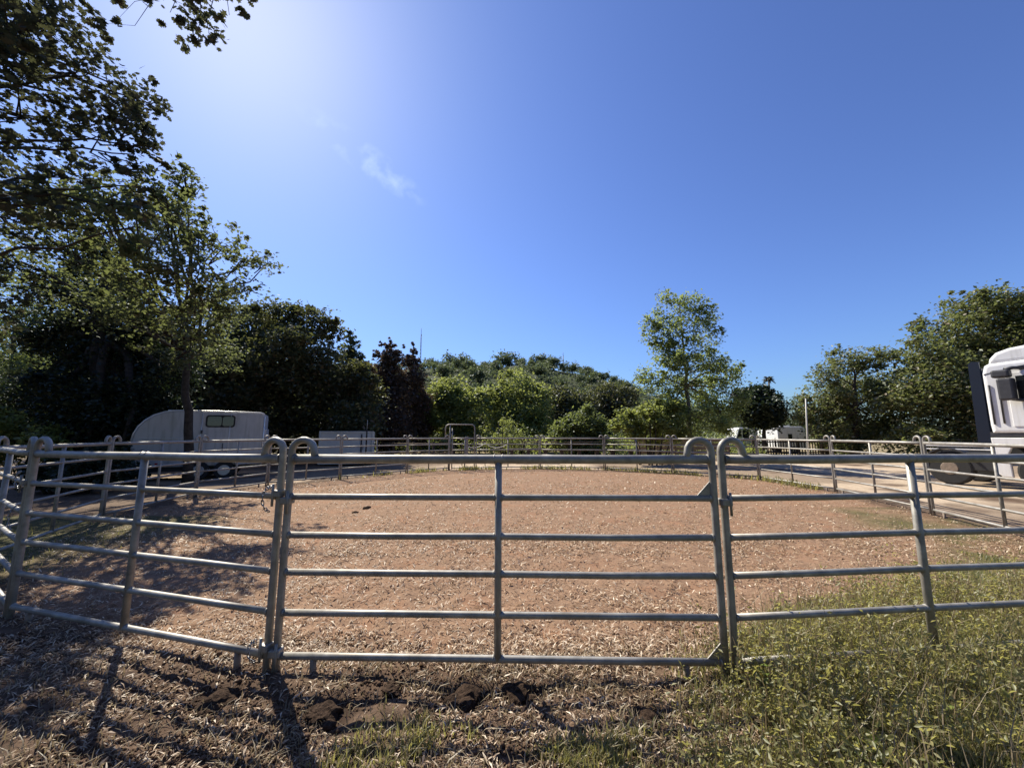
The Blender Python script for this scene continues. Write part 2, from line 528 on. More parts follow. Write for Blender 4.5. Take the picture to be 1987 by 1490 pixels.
def m_turf(x, y):
    n = fbm(x * 1.1, y * 1.1, 21, 3)
    right = smooth((x - 0.55 - 0.45 * (y - 2)) / 1.0) * smooth((3.75 + 0.46 * (x - 2.1) + 0.5 * (n - .5) - y) / 0.5) * smooth((7.6 - y) / 1.2) * smooth((pen_sd(x, y) + 0.9 + (y < 4) * 9) / 0.7)
    mid = 0.75 * smooth((x + 1.1) / 0.9) * smooth((2.56 - y + 0.5 * (n - .5)) / 0.45) * smooth((0.6 * n + 0.4 * fbm(x * 5, y * 5, 27, 2) - 0.36) / 0.16)
    edge = smooth((x - 5.2 - 0.35 * (y - 5)) / 1.2) * smooth((9.0 - x) / .6) * smooth((n - 0.3) / 0.3) * (y < 9) * 0.8 * smooth((pen_sd(x, y) + 0.5) / 0.6)
    left = smooth((-x - 5.2) / 1.5) * (y < 8) * 0.8
    t = np.maximum(np.maximum(right * (0.35 + 0.65 * smooth((n - 0.3) / 0.25)), mid), np.maximum(edge, left))
    return t * (y < 20)


def build_ground():
    def axis(lo, hi, flo, fhi, step, grow):
        xs = [flo]
        while xs[-1] < fhi: xs.append(xs[-1] + step)
        s = step
        while xs[-1] < hi:
            s *= grow
            xs.append(xs[-1] + s)
        s = step
        pre = [flo]
        while pre[-1] > lo:
            s *= grow
            pre.append(pre[-1] - s)
        return np.array(pre[:0:-1] + xs)
    xs = axis(-1500, 1500, -5.0, 5.0, 0.04, 1.05)
    ys = axis(-40, 2500, 1.0, 6.0, 0.035, 1.035)
    X, Y = np.meshgrid(xs, ys)
    x, y = X.ravel(), Y.ravel()
    z = gz(x, y)
    V = np.stack([x, y, z], 1)
    nx, ny = len(xs), len(ys)
    i = (np.arange(ny - 1)[:, None] * nx + np.arange(nx - 1)[None, :]).ravel()
    loops = np.stack([i, i + 1, i + nx + 1, i + nx], 1).ravel()
    nf = len(i)
    me = np_mesh("ground", V, loops, np.arange(nf) * 4, np.full(nf, 4), True)
    sdv = pen_sd(x, y)
    n = fbm(x * 0.7, y * 0.7, 5, 3)
    pen = smooth((sdv + 0.1 + (n - 0.5) * 0.8) / 0.5) * smooth((y - 2.2 - (n - .5)) / 1.2)
    sand = smooth((-sdv - 0.1) / 0.5) * smooth((y - 6) / 4.0) * smooth((n - 0.22) / 0.15)
    sand = sand * (1 - 0.7 * smooth((-2.0 - x) / 3.0) * smooth((y - 13) / 3)) * (1 - 0.55 * smooth((fbm(x * .35, y * .35, 17, 3) - .45) / .15))
    sand = sand * smooth((46 - y) / 12.0) * (1 - 0.85 * smooth((-6.5 - x) / 1.0) * smooth((14.5 - y + (n - .5) * 6) / 2.0))
    shade_tint = np.zeros_like(x)  # mask of the shadow blobs painted into the ground
    for hx, hy, hr in SHADE_SPOTS:
        shade_tint = np.maximum(shade_tint, smooth((1.25 - np.hypot((x - hx) / hr, (y - hy) / (hr * .8)) + (fbm(x * 9, y * 9, 71, 2) - .5) * 1.2) / .35))
    dry = smooth((y - 23 + (n - .5) * 10) / 6.0)
    for nm, v in (("pen", pen), ("sand", sand), ("turf", np.clip(m_turf(x, y), 0, 1)), ("dry", dry), ("shade_tint", shade_tint)):
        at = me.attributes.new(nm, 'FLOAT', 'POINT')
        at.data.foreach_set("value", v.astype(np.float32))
    o = new_obj("ground", me, ground_material())
    tag(o, "brown earth ground, sandy track beyond the pen and dry turf", "ground", kind="structure")


build_ground()


# ------------------------------------------------------------------ hill
RIDGE = [(-400, 690), (300, 690), (600, 700), (760, 705), (820, 701), (860, 704), (900, 700), (960, 706), (1000, 700), (1050, 700), (1090, 708), (1130, 713),
         (1170, 722), (1210, 737), (1250, 748), (1330, 775), (1450, 800), (1600, 818), (1800, 826), (2500, 832)]
HD = 230.0


def hill_z(x, y):
    px = CX + F * 0.985 * x / np.maximum(y, 1)
    rp = np.interp(px, [r[0] for r in RIDGE], [r[1] for r in RIDGE])
    top = (843 - rp) / F * HD * 1.0 - 4.0
    return top * smooth((y - 62) / (HD - 62)) * np.where(y > HD, np.clip(1.15 - 0.15 * y / HD, 0.4, 1), 1) + (fbm(x * .03, y * .03, 4) - .5) * 3 * smooth((y - 60) / 60) - 0.3


def build_hill():
    xs = np.linspace(-420, 420, 180)
    ys = np.linspace(56, 420, 110)
    X, Y = np.meshgrid(xs, ys)
    z = hill_z(X, Y)
    V = np.stack([X.ravel(), Y.ravel(), z.ravel()], 1)
    nx, ny = len(xs), len(ys)
    i = (np.arange(ny - 1)[:, None] * nx + np.arange(nx - 1)[None, :]).ravel()
    loops = np.stack([i, i + 1, i + nx + 1, i + nx], 1).ravel()
    me = np_mesh("hill", V, loops, np.arange(len(i)) * 4, np.full(len(i), 4), True)
    o = new_obj("hill", me, plain("hill_scrub", (0.05, 0.06, 0.03), 0.95, 0, 0.4, 0.08, 0.1))
    tag(o, "low scrub covered hill behind the pen", "hill", kind="structure")


build_hill()

# ------------------------------------------------------------------ foliage
LEAF_QUAD = (np.array([[-0.5, 0, 0], [0.0, -0.5, 0.12], [0.5, 0, 0], [0.0, 0.5, 0.12]]), [(0, 1, 2), (0, 2, 3)])
_lob = [(-0.5, 0), (-0.32, 0.10), (-0.22, 0.34), (-0.08, 0.16), (0.06, 0.40), (0.18, 0.17), (0.30, 0.26), (0.5, 0.0),
        (0.30, -0.26), (0.18, -0.17), (0.06, -0.40), (-0.08, -0.16), (-0.22, -0.34), (-0.32, -0.10)]
LEAF_LOBED = (np.array([[x_, y_ * 1.15, 0.10 * abs(y_)] for x_, y_ in _lob]), [tuple(range(14))])


def leaf_cloud(name, C, size, rng, mat, parent, tmpl=LEAF_QUAD, aspect=0.6, up=0.35, droop=0.2):
    n = len(C)
    if n == 0: return None
    T, faces = tmpl
    nrm = rng.normal(size=(n, 3))
    nrm[:, 2] = np.abs(nrm[:, 2]) + up * 2
    nrm /= np.linalg.norm(nrm, axis=1)[:, None]
    ax = rng.normal(size=(n, 3))
    ax[:, 2] -= droop * 2
    ax -= nrm * (ax * nrm).sum(1)[:, None]
    ax /= np.linalg.norm(ax, axis=1)[:, None] + 1e-9
    bx = np.cross(nrm, ax)
    sz = (np.asarray(size) * rng.uniform(0.65, 1.3, n))[:, None, None]
    V = C[:, None, :] + sz * (T[None, :, 0, None] * ax[:, None, :] + aspect * T[None, :, 1, None] * bx[:, None, :] + T[None, :, 2, None] * nrm[:, None, :])
    me = rep_mesh(name, V.reshape(-1, 3), faces, n, len(T))
    return new_obj(name, me, mat, parent)


def lobes_to_leaves(lobes, D, n, leaf, rng, clump=0.35, flat=0.8, sat=3):
    """lobes: (px, py, r_px[, depth offset]); returns leaf centres and the lobe centres"""
    cs, rs = [], []
    for L in lobes:
        dd = L[3] if len(L) > 3 else rng.uniform(-0.35, 0.35) * L[2] / F * D * 2
        c = P(L[0], L[1], D + dd)
        v = (CY - L[1]) / F
        f = _c - v * _s
        cs.append(np.array(c))
        rs.append(L[2] / F / f * (D + dd))
    if sat:
        for c_, r_ in list(zip(cs, rs)):
            for k in range(int(sat)):
                d_ = rng.normal(size=3)
                d_ /= np.linalg.norm(d_)
                cs.append(c_ + d_ * r_ * rng.uniform(0.85, 1.15) * np.array([1, 1, 0.8]))
                rs.append(r_ * rng.uniform(0.18, 0.42))
    cs, rs = np.array(cs), np.array(rs)
    wgt = rs ** 2.2
    wgt /= wgt.sum()
    per = 14
    ncl = max(1, n // per)
    wgt[len(lobes):] *= 1.6
    wgt /= wgt.sum()
    which = rng.choice(len(cs), ncl, p=wgt)
    dirs = rng.normal(size=(ncl, 3))
    dirs /= np.linalg.norm(dirs, axis=1)[:, None]
    rad = rs[which] * rng.uniform(0.08, 1.0, ncl) ** 0.5
    cc = cs[which] + dirs * rad[:, None] * np.array([1, 1, flat])
    cl_r = clump * np.clip(rs[which], leaf * 1.5, leaf * 6) * rng.uniform(0.5, 1.2, ncl)
    pts = cc[:, None, :] + rng.normal(size=(ncl, per, 3)) * (cl_r[:, None, None] * 0.6) * np.array([1, 1, 0.7])
    pts = pts.reshape(-1, 3)
    pts = pts[pts[:, 2] > 0.12]
    return pts, cs, rs, cc


def tree(name, label, cat, D, lobes, n, leaf, mat, seed, trunk=None, tr=0.18, bark='bark', group=None, tmpl=LEAF_QUAD,
         aspect=0.6, limbs=1, twigs=40, clump=0.35, flat=0.85, branch_r=None, base=None):
    """trunk: list of photo points from the foot up, at distance D"""
    rng = np.random.default_rng(seed)
    pts, cs, rs, cc = lobes_to_leaves(lobes, D, n, leaf, rng, clump, flat, 3 if limbs else 0)
    cs, rs = cs[:len(lobes)], rs[:len(lobes)]
    if base is not None:
        bx, by = base[0], base[1]
    elif trunk:
        q = P(trunk[0][0], trunk[0][1], D)
        bx, by = q.x, q.y
    else:
        bx, by = cs[:, 0].mean(), cs[:, 1].mean()
    root = thing(name, label, cat, (bx, by, 0), 0, group)
    off = np.array([bx, by, 0.0])
    o3 = Vector(off)
    leaf_cloud("crown", pts - off, leaf, rng, mat, root, tmpl, aspect)
    mb = MB()
    if base is not None:
        tp = [Vector(p) - o3 for p in base[2]]
    elif trunk:
        tp = [P(x_, y_, D) - o3 for x_, y_ in trunk]
        tp[0].z = -0.15
    else:
        i = int(np.argmax(cs[:, 2]))
        tp = [Vector((0, 0, -0.15)), Vector((0, 0, 0)) + (Vector(cs[i]) - o3) * 0.5, Vector(cs[i]) - o3]
        tp[1].x *= 0.6
        tp[1].y *= 0.6
    # resample trunk
    fine = []
    for a_, b_ in zip(tp[:-1], tp[1:]):
        for k in range(4):
            q = a_.lerp(b_, k / 4)
            if fine:
                q = q + Vector(rng.normal(size=3) * tr * 0.25)
            fine.append(q)
    fine.append(tp[-1])
    m = len(fine)
    rad = [max(0.012, tr * (1.25 if i == 0 else 1.0) * (1 - 0.88 * i / (m - 1))) for i in range(m)]
    mb.tube(fine, rad, 9)
    fz = [p.z for p in fine]

    def attach(target):
        zt = target.z - 0.55 * math.hypot(target.x - fine[0].x, target.y - fine[0].y)
        lo = 1 if base is not None else min(k_ for k_ in range(1, m) if fz[k_] >= 0.45 * max(fz))
        best = min(range(lo, m), key=(lambda k: (fine[k] - target).length + 0.3 * abs(fz[k] - zt)) if base is not None else (lambda k: abs(fz[k] - zt) + 0.3 * (fine[k] - target).length))
        return best
    joints = []
    if limbs:
        for c, r in zip(cs, rs):
            tgt = Vector(c) - o3
            k = attach(tgt)
            p0 = fine[k]
            r0 = min(rad[k] * 0.6, (branch_r or tr * 0.4))
            ln = (tgt - p0).length
            ctl = p0.lerp(tgt, 0.4) + Vector(rng.normal(size=3) * 0.08 * ln) + Vector((0, 0, 0.16 * ln))
            br = []
            for q_ in range(8):
                t_ = q_ / 7
                br.append(p0 * (1 - t_) ** 2 + ctl * (2 * t_ * (1 - t_)) + tgt * t_ ** 2 + Vector(rng.normal(size=3) * 0.012 * ln * (0 < q_ < 7)))
            mid = br[4]
            mb.tube(br, [r0 * (1 - 0.75 * q_ / 7) for q_ in range(8)], 6)
            joints.append((mid, tgt, r0 * 0.35))
        for k in range(min(twigs, len(cc))):
            q = Vector(cc[rng.integers(len(cc))]) - o3
            j = min(joints, key=lambda J: (J[1] - q).length)
            s0 = j[0].lerp(j[1], rng.uniform(0.4, 1.0))
            mm = s0.lerp(q, 0.5) + Vector(rng.normal(size=3) * 0.07 * (q - s0).length)
            mb.tube([s0, mm, q], [j[2], j[2] * 0.7, j[2] * 0.35], 4)
    mb.build("trunk", M[bark], root)
    return root


def bush(name, label, D, lobes, n, leaf, mat, seed, cat="bush", group=None, stems=14):
    """a shrub: leaf clumps on several stems rising from one foot"""
    rng = np.random.default_rng(seed)
    pts, cs, rs, cc = lobes_to_leaves(lobes, D, n, leaf, rng, 0.38, 0.95, 7)
    bx, by = cs[:, 0].mean(), cs[:, 1].mean()
    root = thing(name, label, cat, (bx, by, 0), 0, group)
    off = np.array([bx, by, 0.0])
    leaf_cloud("foliage", pts - off, leaf, rng, mat, root)
    mb = MB()
    for k in range(stems):
        q = Vector(cc[rng.integers(len(cc))] - off)
        f = Vector((q.x * 0.5, q.y * 0.5, -0.1))
        mid = f.lerp(q, 0.5) + Vector(rng.normal(size=3) * 0.12)
        mb.tube([f, mid, q], [0.045, 0.03, 0.012], 5)
    mb.build("stems", M['bark'], root)
    return root


# ---- the trees on the left
tree("oak_tree", "nearest dark tree leaning in from the upper left corner, large lobed leaves against the sky", "tree", 6.4,
     [(60, 60, 110), (150, 140, 95), (225, 185, 65, 1.2), (285, 200, 46, 1.6), (60, 235, 115), (180, 270, 75, 1.0), (245, 245, 50, 1.8), (30, 390, 105), (-120, 100, 150),
      (-100, 350, 150), (120, 340, 65), (20, -60, 140), (-130, 560, 140), (330, 25, 55, -.3), (400, 45, 46, -.2), (285, 8, 38, 0), (445, 30, 32, 0.1), (385, 82, 22, 0), (340, -70, 70, 0), (430, -45, 55, 0), (262, 300, 42, 1.0), (255, 360, 46, 0.6), (290, 255, 30, 2.2), (318, 218, 26, 2.6), (298, 292, 32, 1.2), (268, 400, 40, -0.5), (262, 440, 34, -0.8)],
     10500, 0.13, M['oak_leaf'], 11, tr=0.22, tmpl=LEAF_LOBED, aspect=0.9, twigs=170, clump=0.30, branch_r=0.042,
     base=(-10.2, 5.9, [(-10.2, 5.9, -0.15), (-10.1, 5.9, 3.0), (-10.0, 6.0, 5.6), P(-130, 60, 6.4), P(-60, -110, 6.4), P(130, -190, 6.4), P(300, -150, 6.4), P(410, -90, 6.4)]))
tree("plane_tree", "spreading airy tree with a slim dark trunk in front of the horse trailer", "tree", 13.2,
     [(200, 375, 62, -5), (300, 375, 50, -6), (360, 350, 36, -4), (250, 440, 70, -7), (385, 470, 44, -4.8), (430, 470, 42, -4.2), (480, 500, 38, -3), (522, 510, 26, -1), (330, 520, 72, -5.5), (400, 560, 56, -4.8), (462, 560, 40, -3.5),
      (300, 620, 62, -5), (395, 640, 54, -3), (350, 690, 38, -2), (430, 690, 40, 1), (225, 530, 64, -5), (150, 430, 62, -5), (85, 460, 62, -4), (20, 500, 70, -2.5), (300, 460, 56, 1.5), (180, 600, 58, -2), (340, 420, 40, 0), (100, 380, 60, -4), (250, 560, 55, -3), (345, 400, 40, -4), (420, 600, 50, 0)],
     22000, 0.118, M['plane_leaf'], 12, trunk=[(365, 938), (364, 800), (360, 660), (345, 540), (318, 420)], tr=0.155, twigs=260, clump=0.36)
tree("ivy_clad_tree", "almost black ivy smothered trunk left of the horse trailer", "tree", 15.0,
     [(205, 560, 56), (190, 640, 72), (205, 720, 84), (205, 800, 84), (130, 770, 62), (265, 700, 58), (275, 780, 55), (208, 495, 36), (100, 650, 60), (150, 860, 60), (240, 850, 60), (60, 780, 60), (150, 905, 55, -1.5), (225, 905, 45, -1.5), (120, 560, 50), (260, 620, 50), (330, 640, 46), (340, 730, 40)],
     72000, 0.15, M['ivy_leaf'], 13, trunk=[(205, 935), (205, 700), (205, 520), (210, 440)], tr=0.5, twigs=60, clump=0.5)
tree("olive_tree", "dull olive tree at the left edge behind the pale green bush", "tree", 26.0,
     [(30, 640, 70), (10, 730, 80), (70, 740, 60), (-60, 650, 90), (60, 570, 60), (-20, 800, 70), (40, 815, 50)],
     30000, 0.19, M['mid_leaf'], 14, trunk=[(20, 905), (20, 760), (30, 620)], tr=0.22)
bush("bush", "yellow green sunlit bush at the left edge beside the pen", 13.0, [(-30, 845, 52), (30, 845, 46), (78, 858, 36), (105, 875, 25), (0, 880, 40)], 10000, 0.13, M['bright_leaf'], 15)
bush("bush", "small light green shrub right behind the nose of the trailer", 15.2, [(225, 862, 30), (240, 885, 22), (212, 885, 24)], 1800, 0.09, M['mid_leaf'], 16)
tree("evergreen_oak", "large dense dark evergreen with rusty tips behind the pale box container", "tree", 23.0,
     [(480, 640, 58), (540, 615, 42), (600, 630, 44), (638, 640, 26), (560, 700, 80), (480, 720, 84), (620, 730, 68), (540, 795, 80), (640, 800, 62), (450, 800, 66),
      (420, 690, 54), (690, 765, 46), (690, 815, 50), (600, 850, 50), (500, 860, 56)],
     70000, 0.23, M['dark_leaf'], 17, trunk=[(550, 900), (550, 780), (545, 660)], tr=0.35, twigs=80, clump=0.42)
tree("evergreen_oak", "dark evergreen filling the gap behind the trailer's roof", "tree", 22.0,
     [(330, 760, 70), (400, 780, 66), (300, 830, 60), (380, 850, 60), (440, 850, 50), (260, 770, 50), (320, 680, 50)],
     32000, 0.23, M['dark_leaf'], 18, trunk=[(350, 905), (350, 800), (345, 700)], tr=0.3, clump=0.42)
tree("cypress_tree", "narrow pointed green conifer rising right of the dense evergreen", "tree", 27.0,
     [(680, 634, 6), (680, 650, 10), (680, 672, 17), (681, 700, 25), (683, 735, 34), (684, 775, 40), (684, 820, 40)],
     14000, 0.22, M['spire_leaf'], 19, trunk=[(684, 895), (683, 760), (680, 640)], tr=0.2, limbs=0, clump=0.25, flat=1.2)
tree("conifer", "rust brown conifer with a forked tip left of the tall mast", "tree", 29.0,
     [(757, 656, 5), (757, 672, 10), (757, 700, 20), (757, 735, 32), (757, 780, 42), (752, 830, 44), (742, 668, 6), (730, 690, 10), (715, 720, 18), (770, 690, 10)],
     20000, 0.22, M['red_leaf'], 20, trunk=[(757, 890), (757, 760), (757, 660)], tr=0.22, limbs=0, clump=0.25, flat=1.2)
tree("conifer", "shorter brown conifer just under the tall mast", "tree", 31.0,
     [(802, 668, 4), (802, 684, 8), (803, 705, 15), (804, 740, 25), (806, 785, 34), (806, 830, 36), (785, 672, 4), (788, 700, 12)],
     16000, 0.22, M['red_leaf'], 21, trunk=[(804, 890), (804, 770), (802, 670)], tr=0.2, limbs=0, clump=0.25, flat=1.2)
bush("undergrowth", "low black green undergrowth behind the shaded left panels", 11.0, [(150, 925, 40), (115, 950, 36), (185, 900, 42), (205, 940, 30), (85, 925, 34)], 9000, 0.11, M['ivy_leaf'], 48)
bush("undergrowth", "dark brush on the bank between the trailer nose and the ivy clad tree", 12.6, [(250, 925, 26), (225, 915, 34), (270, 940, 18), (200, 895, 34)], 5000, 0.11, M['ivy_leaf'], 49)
# ---- shrubs and trees behind the pen
bush("tall_shrub", "bright green rounded shrub right of the brown conifers", 34.0, [(872, 765, 38), (850, 800, 46), (902, 795, 42), (880, 835, 44), (835, 780, 26), (925, 770, 20)], 20000, 0.28, M['bright_leaf'], 22)
bush("tall_shrub", "tall yellowish green shrub below the middle of the hill", 37.0, [(1000, 752, 38), (975, 790, 48), (1032, 788, 42), (1010, 835, 52), (955, 775, 26), (1048, 765, 22)], 22000, 0.28, M['bright_leaf'], 23)
bush("bush", "small vivid green bush just right of the pen gate", 25.0, [(985, 828, 18), (1000, 850, 18), (962, 852, 15), (985, 866, 22)], 2600, 0.12, M['bright_leaf'], 24)
bush("tall_shrub", "soft green shrub between the hill and the benches", 30.0, [(1132, 822, 34), (1100, 842, 30), (1162, 836, 27), (1130, 860, 34)], 14000, 0.24, M['mid_leaf'], 25)
tree("broadleaf_tree", "dark shadowed tree left of the slender poplar", "tree", 46.0,
     [(1180, 775, 42), (1150, 795, 40), (1205, 800, 36), (1215, 770, 26), (1165, 830, 36)], 14000, 0.36, M['dark_leaf'], 26, trunk=[(1180, 875), (1180, 790)], tr=0.25)
tree("broadleaf_tree", "dark round tree between the two bright shrubs and the hill", "tree", 44.0,
     [(1085, 780, 38), (1060, 815, 36), (1110, 805, 34), (1085, 840, 36)], 13000, 0.36, M['dark_leaf'], 27, trunk=[(1085, 875), (1085, 790)], tr=0.25)
tree("broadleaf_tree", "dim tree in the gap behind the pen gate", "tree", 42.0,
     [(935, 815, 36), (925, 845, 36), (955, 845, 30), (900, 850, 30), (840, 850, 40), (800, 850, 40), (760, 855, 36)], 17000, 0.36, M['dark_leaf'], 28, trunk=[(930, 875), (930, 810)], tr=0.25)
tree("poplar_tree", "tall light green tree with open crown standing alone behind the pen", "tree", 22.0,
     [(1290, 582, 22), (1335, 590, 30), (1268, 622, 24), (1372, 612, 26), (1310, 640, 40), (1368, 655, 36), (1257, 655, 18), (1290, 685, 30), (1335, 700, 40), (1382, 705, 36), (1258, 735, 28), (1310, 750, 36),
      (1362, 760, 46), (1408, 735, 34), (1425, 715, 16), (1340, 812, 46), (1400, 800, 42), (1290, 800, 34), (1440, 775, 22)],
     25000, 0.16, M['poplar_leaf'], 29, trunk=[(1340, 908), (1338, 800), (1330, 700), (1318, 590)], tr=0.17, bark='bark_pale', twigs=160, clump=0.36)
bush("bush", "leafy yellow green bush at the foot of the poplar", 21.5, [(1208, 815, 22), (1248, 810, 30), (1288, 806, 34), (1228, 838, 22), (1300, 836, 30), (1262, 840, 26), (1190, 828, 12)], 12000, 0.17, M['bright_leaf'], 30)
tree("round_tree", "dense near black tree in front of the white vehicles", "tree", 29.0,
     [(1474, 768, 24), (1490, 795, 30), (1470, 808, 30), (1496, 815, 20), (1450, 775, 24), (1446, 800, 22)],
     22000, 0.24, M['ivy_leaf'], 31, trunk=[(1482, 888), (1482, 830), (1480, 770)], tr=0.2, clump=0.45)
# ---- right hand trees
tree("scrub_oak", "feathery mid height tree with sky showing through its top", "tree", 27.0,
     [(1600, 725, 28), (1640, 705, 34), (1690, 695, 28), (1728, 690, 20), (1600, 780, 48), (1660, 765, 52), (1720, 755, 46), (1568, 805, 26), (1650, 825, 45), (1720, 825, 50), (1600, 835, 34), (1660, 860, 34)],
     27000, 0.2, M['right_leaf'], 32, trunk=[(1660, 895), (1660, 790), (1655, 710)], tr=0.28, twigs=90, clump=0.36)
tree("scrub_oak", "tallest dense oak on the right, rising behind the white truck", "tree", 25.0,
     [(1790, 690, 48), (1842, 650, 48), (1880, 600, 42), (1922, 592, 40), (1975, 605, 46), (1830, 740, 80), (1905, 700, 90), (1975, 690, 84), (2040, 640, 90), (1800, 800, 80), (1885, 810, 80), (1768, 760, 46), (1780, 860, 50), (1980, 800, 90)],
     62000, 0.24, M['right_leaf'], 33, trunk=[(1870, 900), (1870, 760), (1880, 620)], tr=0.4, twigs=90, clump=0.42)
tree("scrub_oak", "hazy small tree far off left of the pale pole", "tree", 70.0,
     [(1545, 782, 16), (1560, 778, 18), (1537, 800, 20), (1565, 805, 24), (1530, 820, 20), (1550, 830, 26)], 4000, 0.35, M['far_leaf'], 34, trunk=[(1550, 858), (1550, 800)], tr=0.3)
tree("scrub_oak", "low brownish scrub tree right behind the pale pole", "tree", 31.0,
     [(1612, 832, 30), (1600, 852, 20), (1645, 845, 34), (1618, 862, 22)], 10000, 0.24, M['right_leaf'], 35, trunk=[(1605, 885), (1605, 840)], tr=0.15)


def palm():
    b = P(1501, 843, 95.0)
    root = thing("palm_tree", "tiny fan palm silhouette above the dark round tree", "palm", (b.x, b.y, 0))
    top = P(1502, 737, 95.0).z
    MB().tube([(0, 0, -0.2), (0.1, 0, top * 0.5), (0, 0, top)], [0.3, 0.22, 0.2], 7).build("trunk", M['bark_pale'], root)
    rng = np.random.default_rng(5)
    C, mb = [], MB()
    for k in range(34):
        az, el = rng.uniform(0, 2 * math.pi), rng.uniform(-0.5, 1.0)
        d = Vector((math.cos(az) * math.cos(el), math.sin(az) * math.cos(el), math.sin(el)))
        L = 1.6
        p1 = Vector((0, 0, top)) + d * L * 0.6
        p2 = Vector((0, 0, top)) + d * L + Vector((0, 0, -0.4))
        mb.tube([(0, 0, top), p1, p2], [0.12, 0.16, 0.03], 4)
    mb.build("crown", M['dark_leaf'], root)


palm()


# ---- wooded hill: separate nearer crowns plus the far wood as one mass
def hill_trees():
    rng = np.random.default_rng(77)
    protos = []
    for k in range(4):
        r2 = np.random.default_rng(100 + k)
        cs = np.concatenate([[[0, 0, 2.0]], [[0, 0, 3.2]], r2.normal(size=(7, 3)) * np.array([1.6, 1.6, 1.0]) + np.array([0, 0, 2.9])])
        w_ = r2.choice(len(cs), 110)
        dirs = r2.normal(size=(110, 3))
        dirs /= np.linalg.norm(dirs, axis=1)[:, None]
        cc = cs[w_] + dirs * r2.uniform(0.4, 1.7, 110)[:, None]
        pts = (cc[:, None, :] + r2.normal(size=(110, 10, 3)) * 0.45).reshape(-1, 3)
        pts = pts[pts[:, 2] > 0.6]
        tmp = leaf_cloud("crown", pts, 0.75, r2, M['far_leaf'], None)
        me = tmp.data
        bpy.data.objects.remove(tmp)
        mb = MB().tube([(0, 0, -0.6), (0.1, 0, 2), (0, 0, 4.2)], [0.32, 0.22, 0.08], 6)
        t = mb.build("trunk", M['bark'])
        tm = t.data
        bpy.data.objects.remove(t)
        protos.append((me, tm))
    spots = [(835, 0.98, 1.3), (862, 0.95, 1.0), (893, 0.97, 1.9), (918, 0.96, 1.2), (940, 0.98, 1.0), (985, 0.97, 1.9), (1010, 0.95, 1.2), (1032, 0.98, 1.3), (1052, 0.96, 1.7),
             (1066, 0.98, 1.0), (905, 0.8, 1.4), (960, 0.82, 1.5), (1075, 0.84, 1.3), (1110, 0.86, 1.1), (1140, 0.84, 1.2), (1165, 0.8, 1.1), (1190, 0.86, 1.0), (1050, 0.7, 1.3), (1130, 0.68, 1.2), (930, 0.68, 1.3),
             (1215, 0.7, 1.1), (860, 0.72, 1.4), (1090, 0.62, 1.0), (1185, 0.6, 1.0)]
    for k, (px, fr, s) in enumerate(spots):
        y = HD * fr
        x = (px - CX) / F / 0.985 * y
        z = float(hill_z(np.array(x), np.array(y)))
        me, tm = protos[k % 4]
        big = "large rounded" if s > 1.6 else ("broad" if s > 1.25 else "small")
        where = "on the ridge" if fr > 0.9 else ("high on the hillside" if fr > 0.75 else "low on the hillside")
        nb = ("below the tall mast" if px < 850 else "left of the middle of the hill" if px < 950 else "in the middle of the hill" if px < 1060 else "under the short mast" if px < 1120 else "on the right slope")
        o = thing("hill_tree", "%s dark tree %s, %s" % (big, where, nb), "tree", (x, y, z), rng.uniform(0, 6.28), "trees on the hill")
        o.scale = (s, s, s * rng.uniform(0.85, 1.1))
        for nm, m_ in (("crown", me), ("trunk", tm)):
            c = bpy.data.objects.new(nm, m_)
            COL.objects.link(c)
            c.parent = o
    # the far wood
    n = 3600
    y = rng.uniform(75, 260, n)
    px = rng.uniform(-1100, 3000, n)
    x = (px - CX) / F * y
    z = hill_z(x, y)
    r = rng.uniform(1.6, 3.4, n)
    C = np.stack([x, y, z + r * 0.7], 1)
    dirs = rng.normal(size=(n, 64, 3))
    dirs /= np.linalg.norm(dirs, axis=2)[:, :, None]
    dirs[:, :, 2] = np.abs(dirs[:, :, 2]) * 1.1 - 0.25
    pts = (C[:, None, :] + dirs * (r[:, None] * rng.uniform(0.55, 1.05, (n, 64)))[:, :, None]).reshape(-1, 3)
    # unseen leaf wall added behind the viewer to block sky light
    m = 16000
    bx = rng.uniform(-55, 55, m)
    by = -9 - 7 * rng.uniform(size=m) - 0.004 * bx ** 2
    bz = rng.uniform(0.2, 1, m) ** 0.7 * (9.0 + 4 * noise2(bx * .25, by * 0 + 3.0, 5))
    m2 = 14000
    ly = rng.uniform(-20, 30, m2)
    lx = -43 - 12 * rng.uniform(size=m2)
    lz = rng.uniform(0.1, 1, m2) ** 0.7 * (6.0 + 4 * noise2(ly * .25, lx * 0 + 3.0, 6))
    pts = np.concatenate([pts, np.stack([bx, by, bz], 1), np.stack([lx, ly, lz], 1)])
    o = leaf_cloud("woods", pts, 1.1, rng, M['far_leaf'], None)
    tag(o, "dense woodland covering the hill and far background, with unseen leaves added behind the viewer to block sky light", "woods", kind="stuff")


hill_trees()


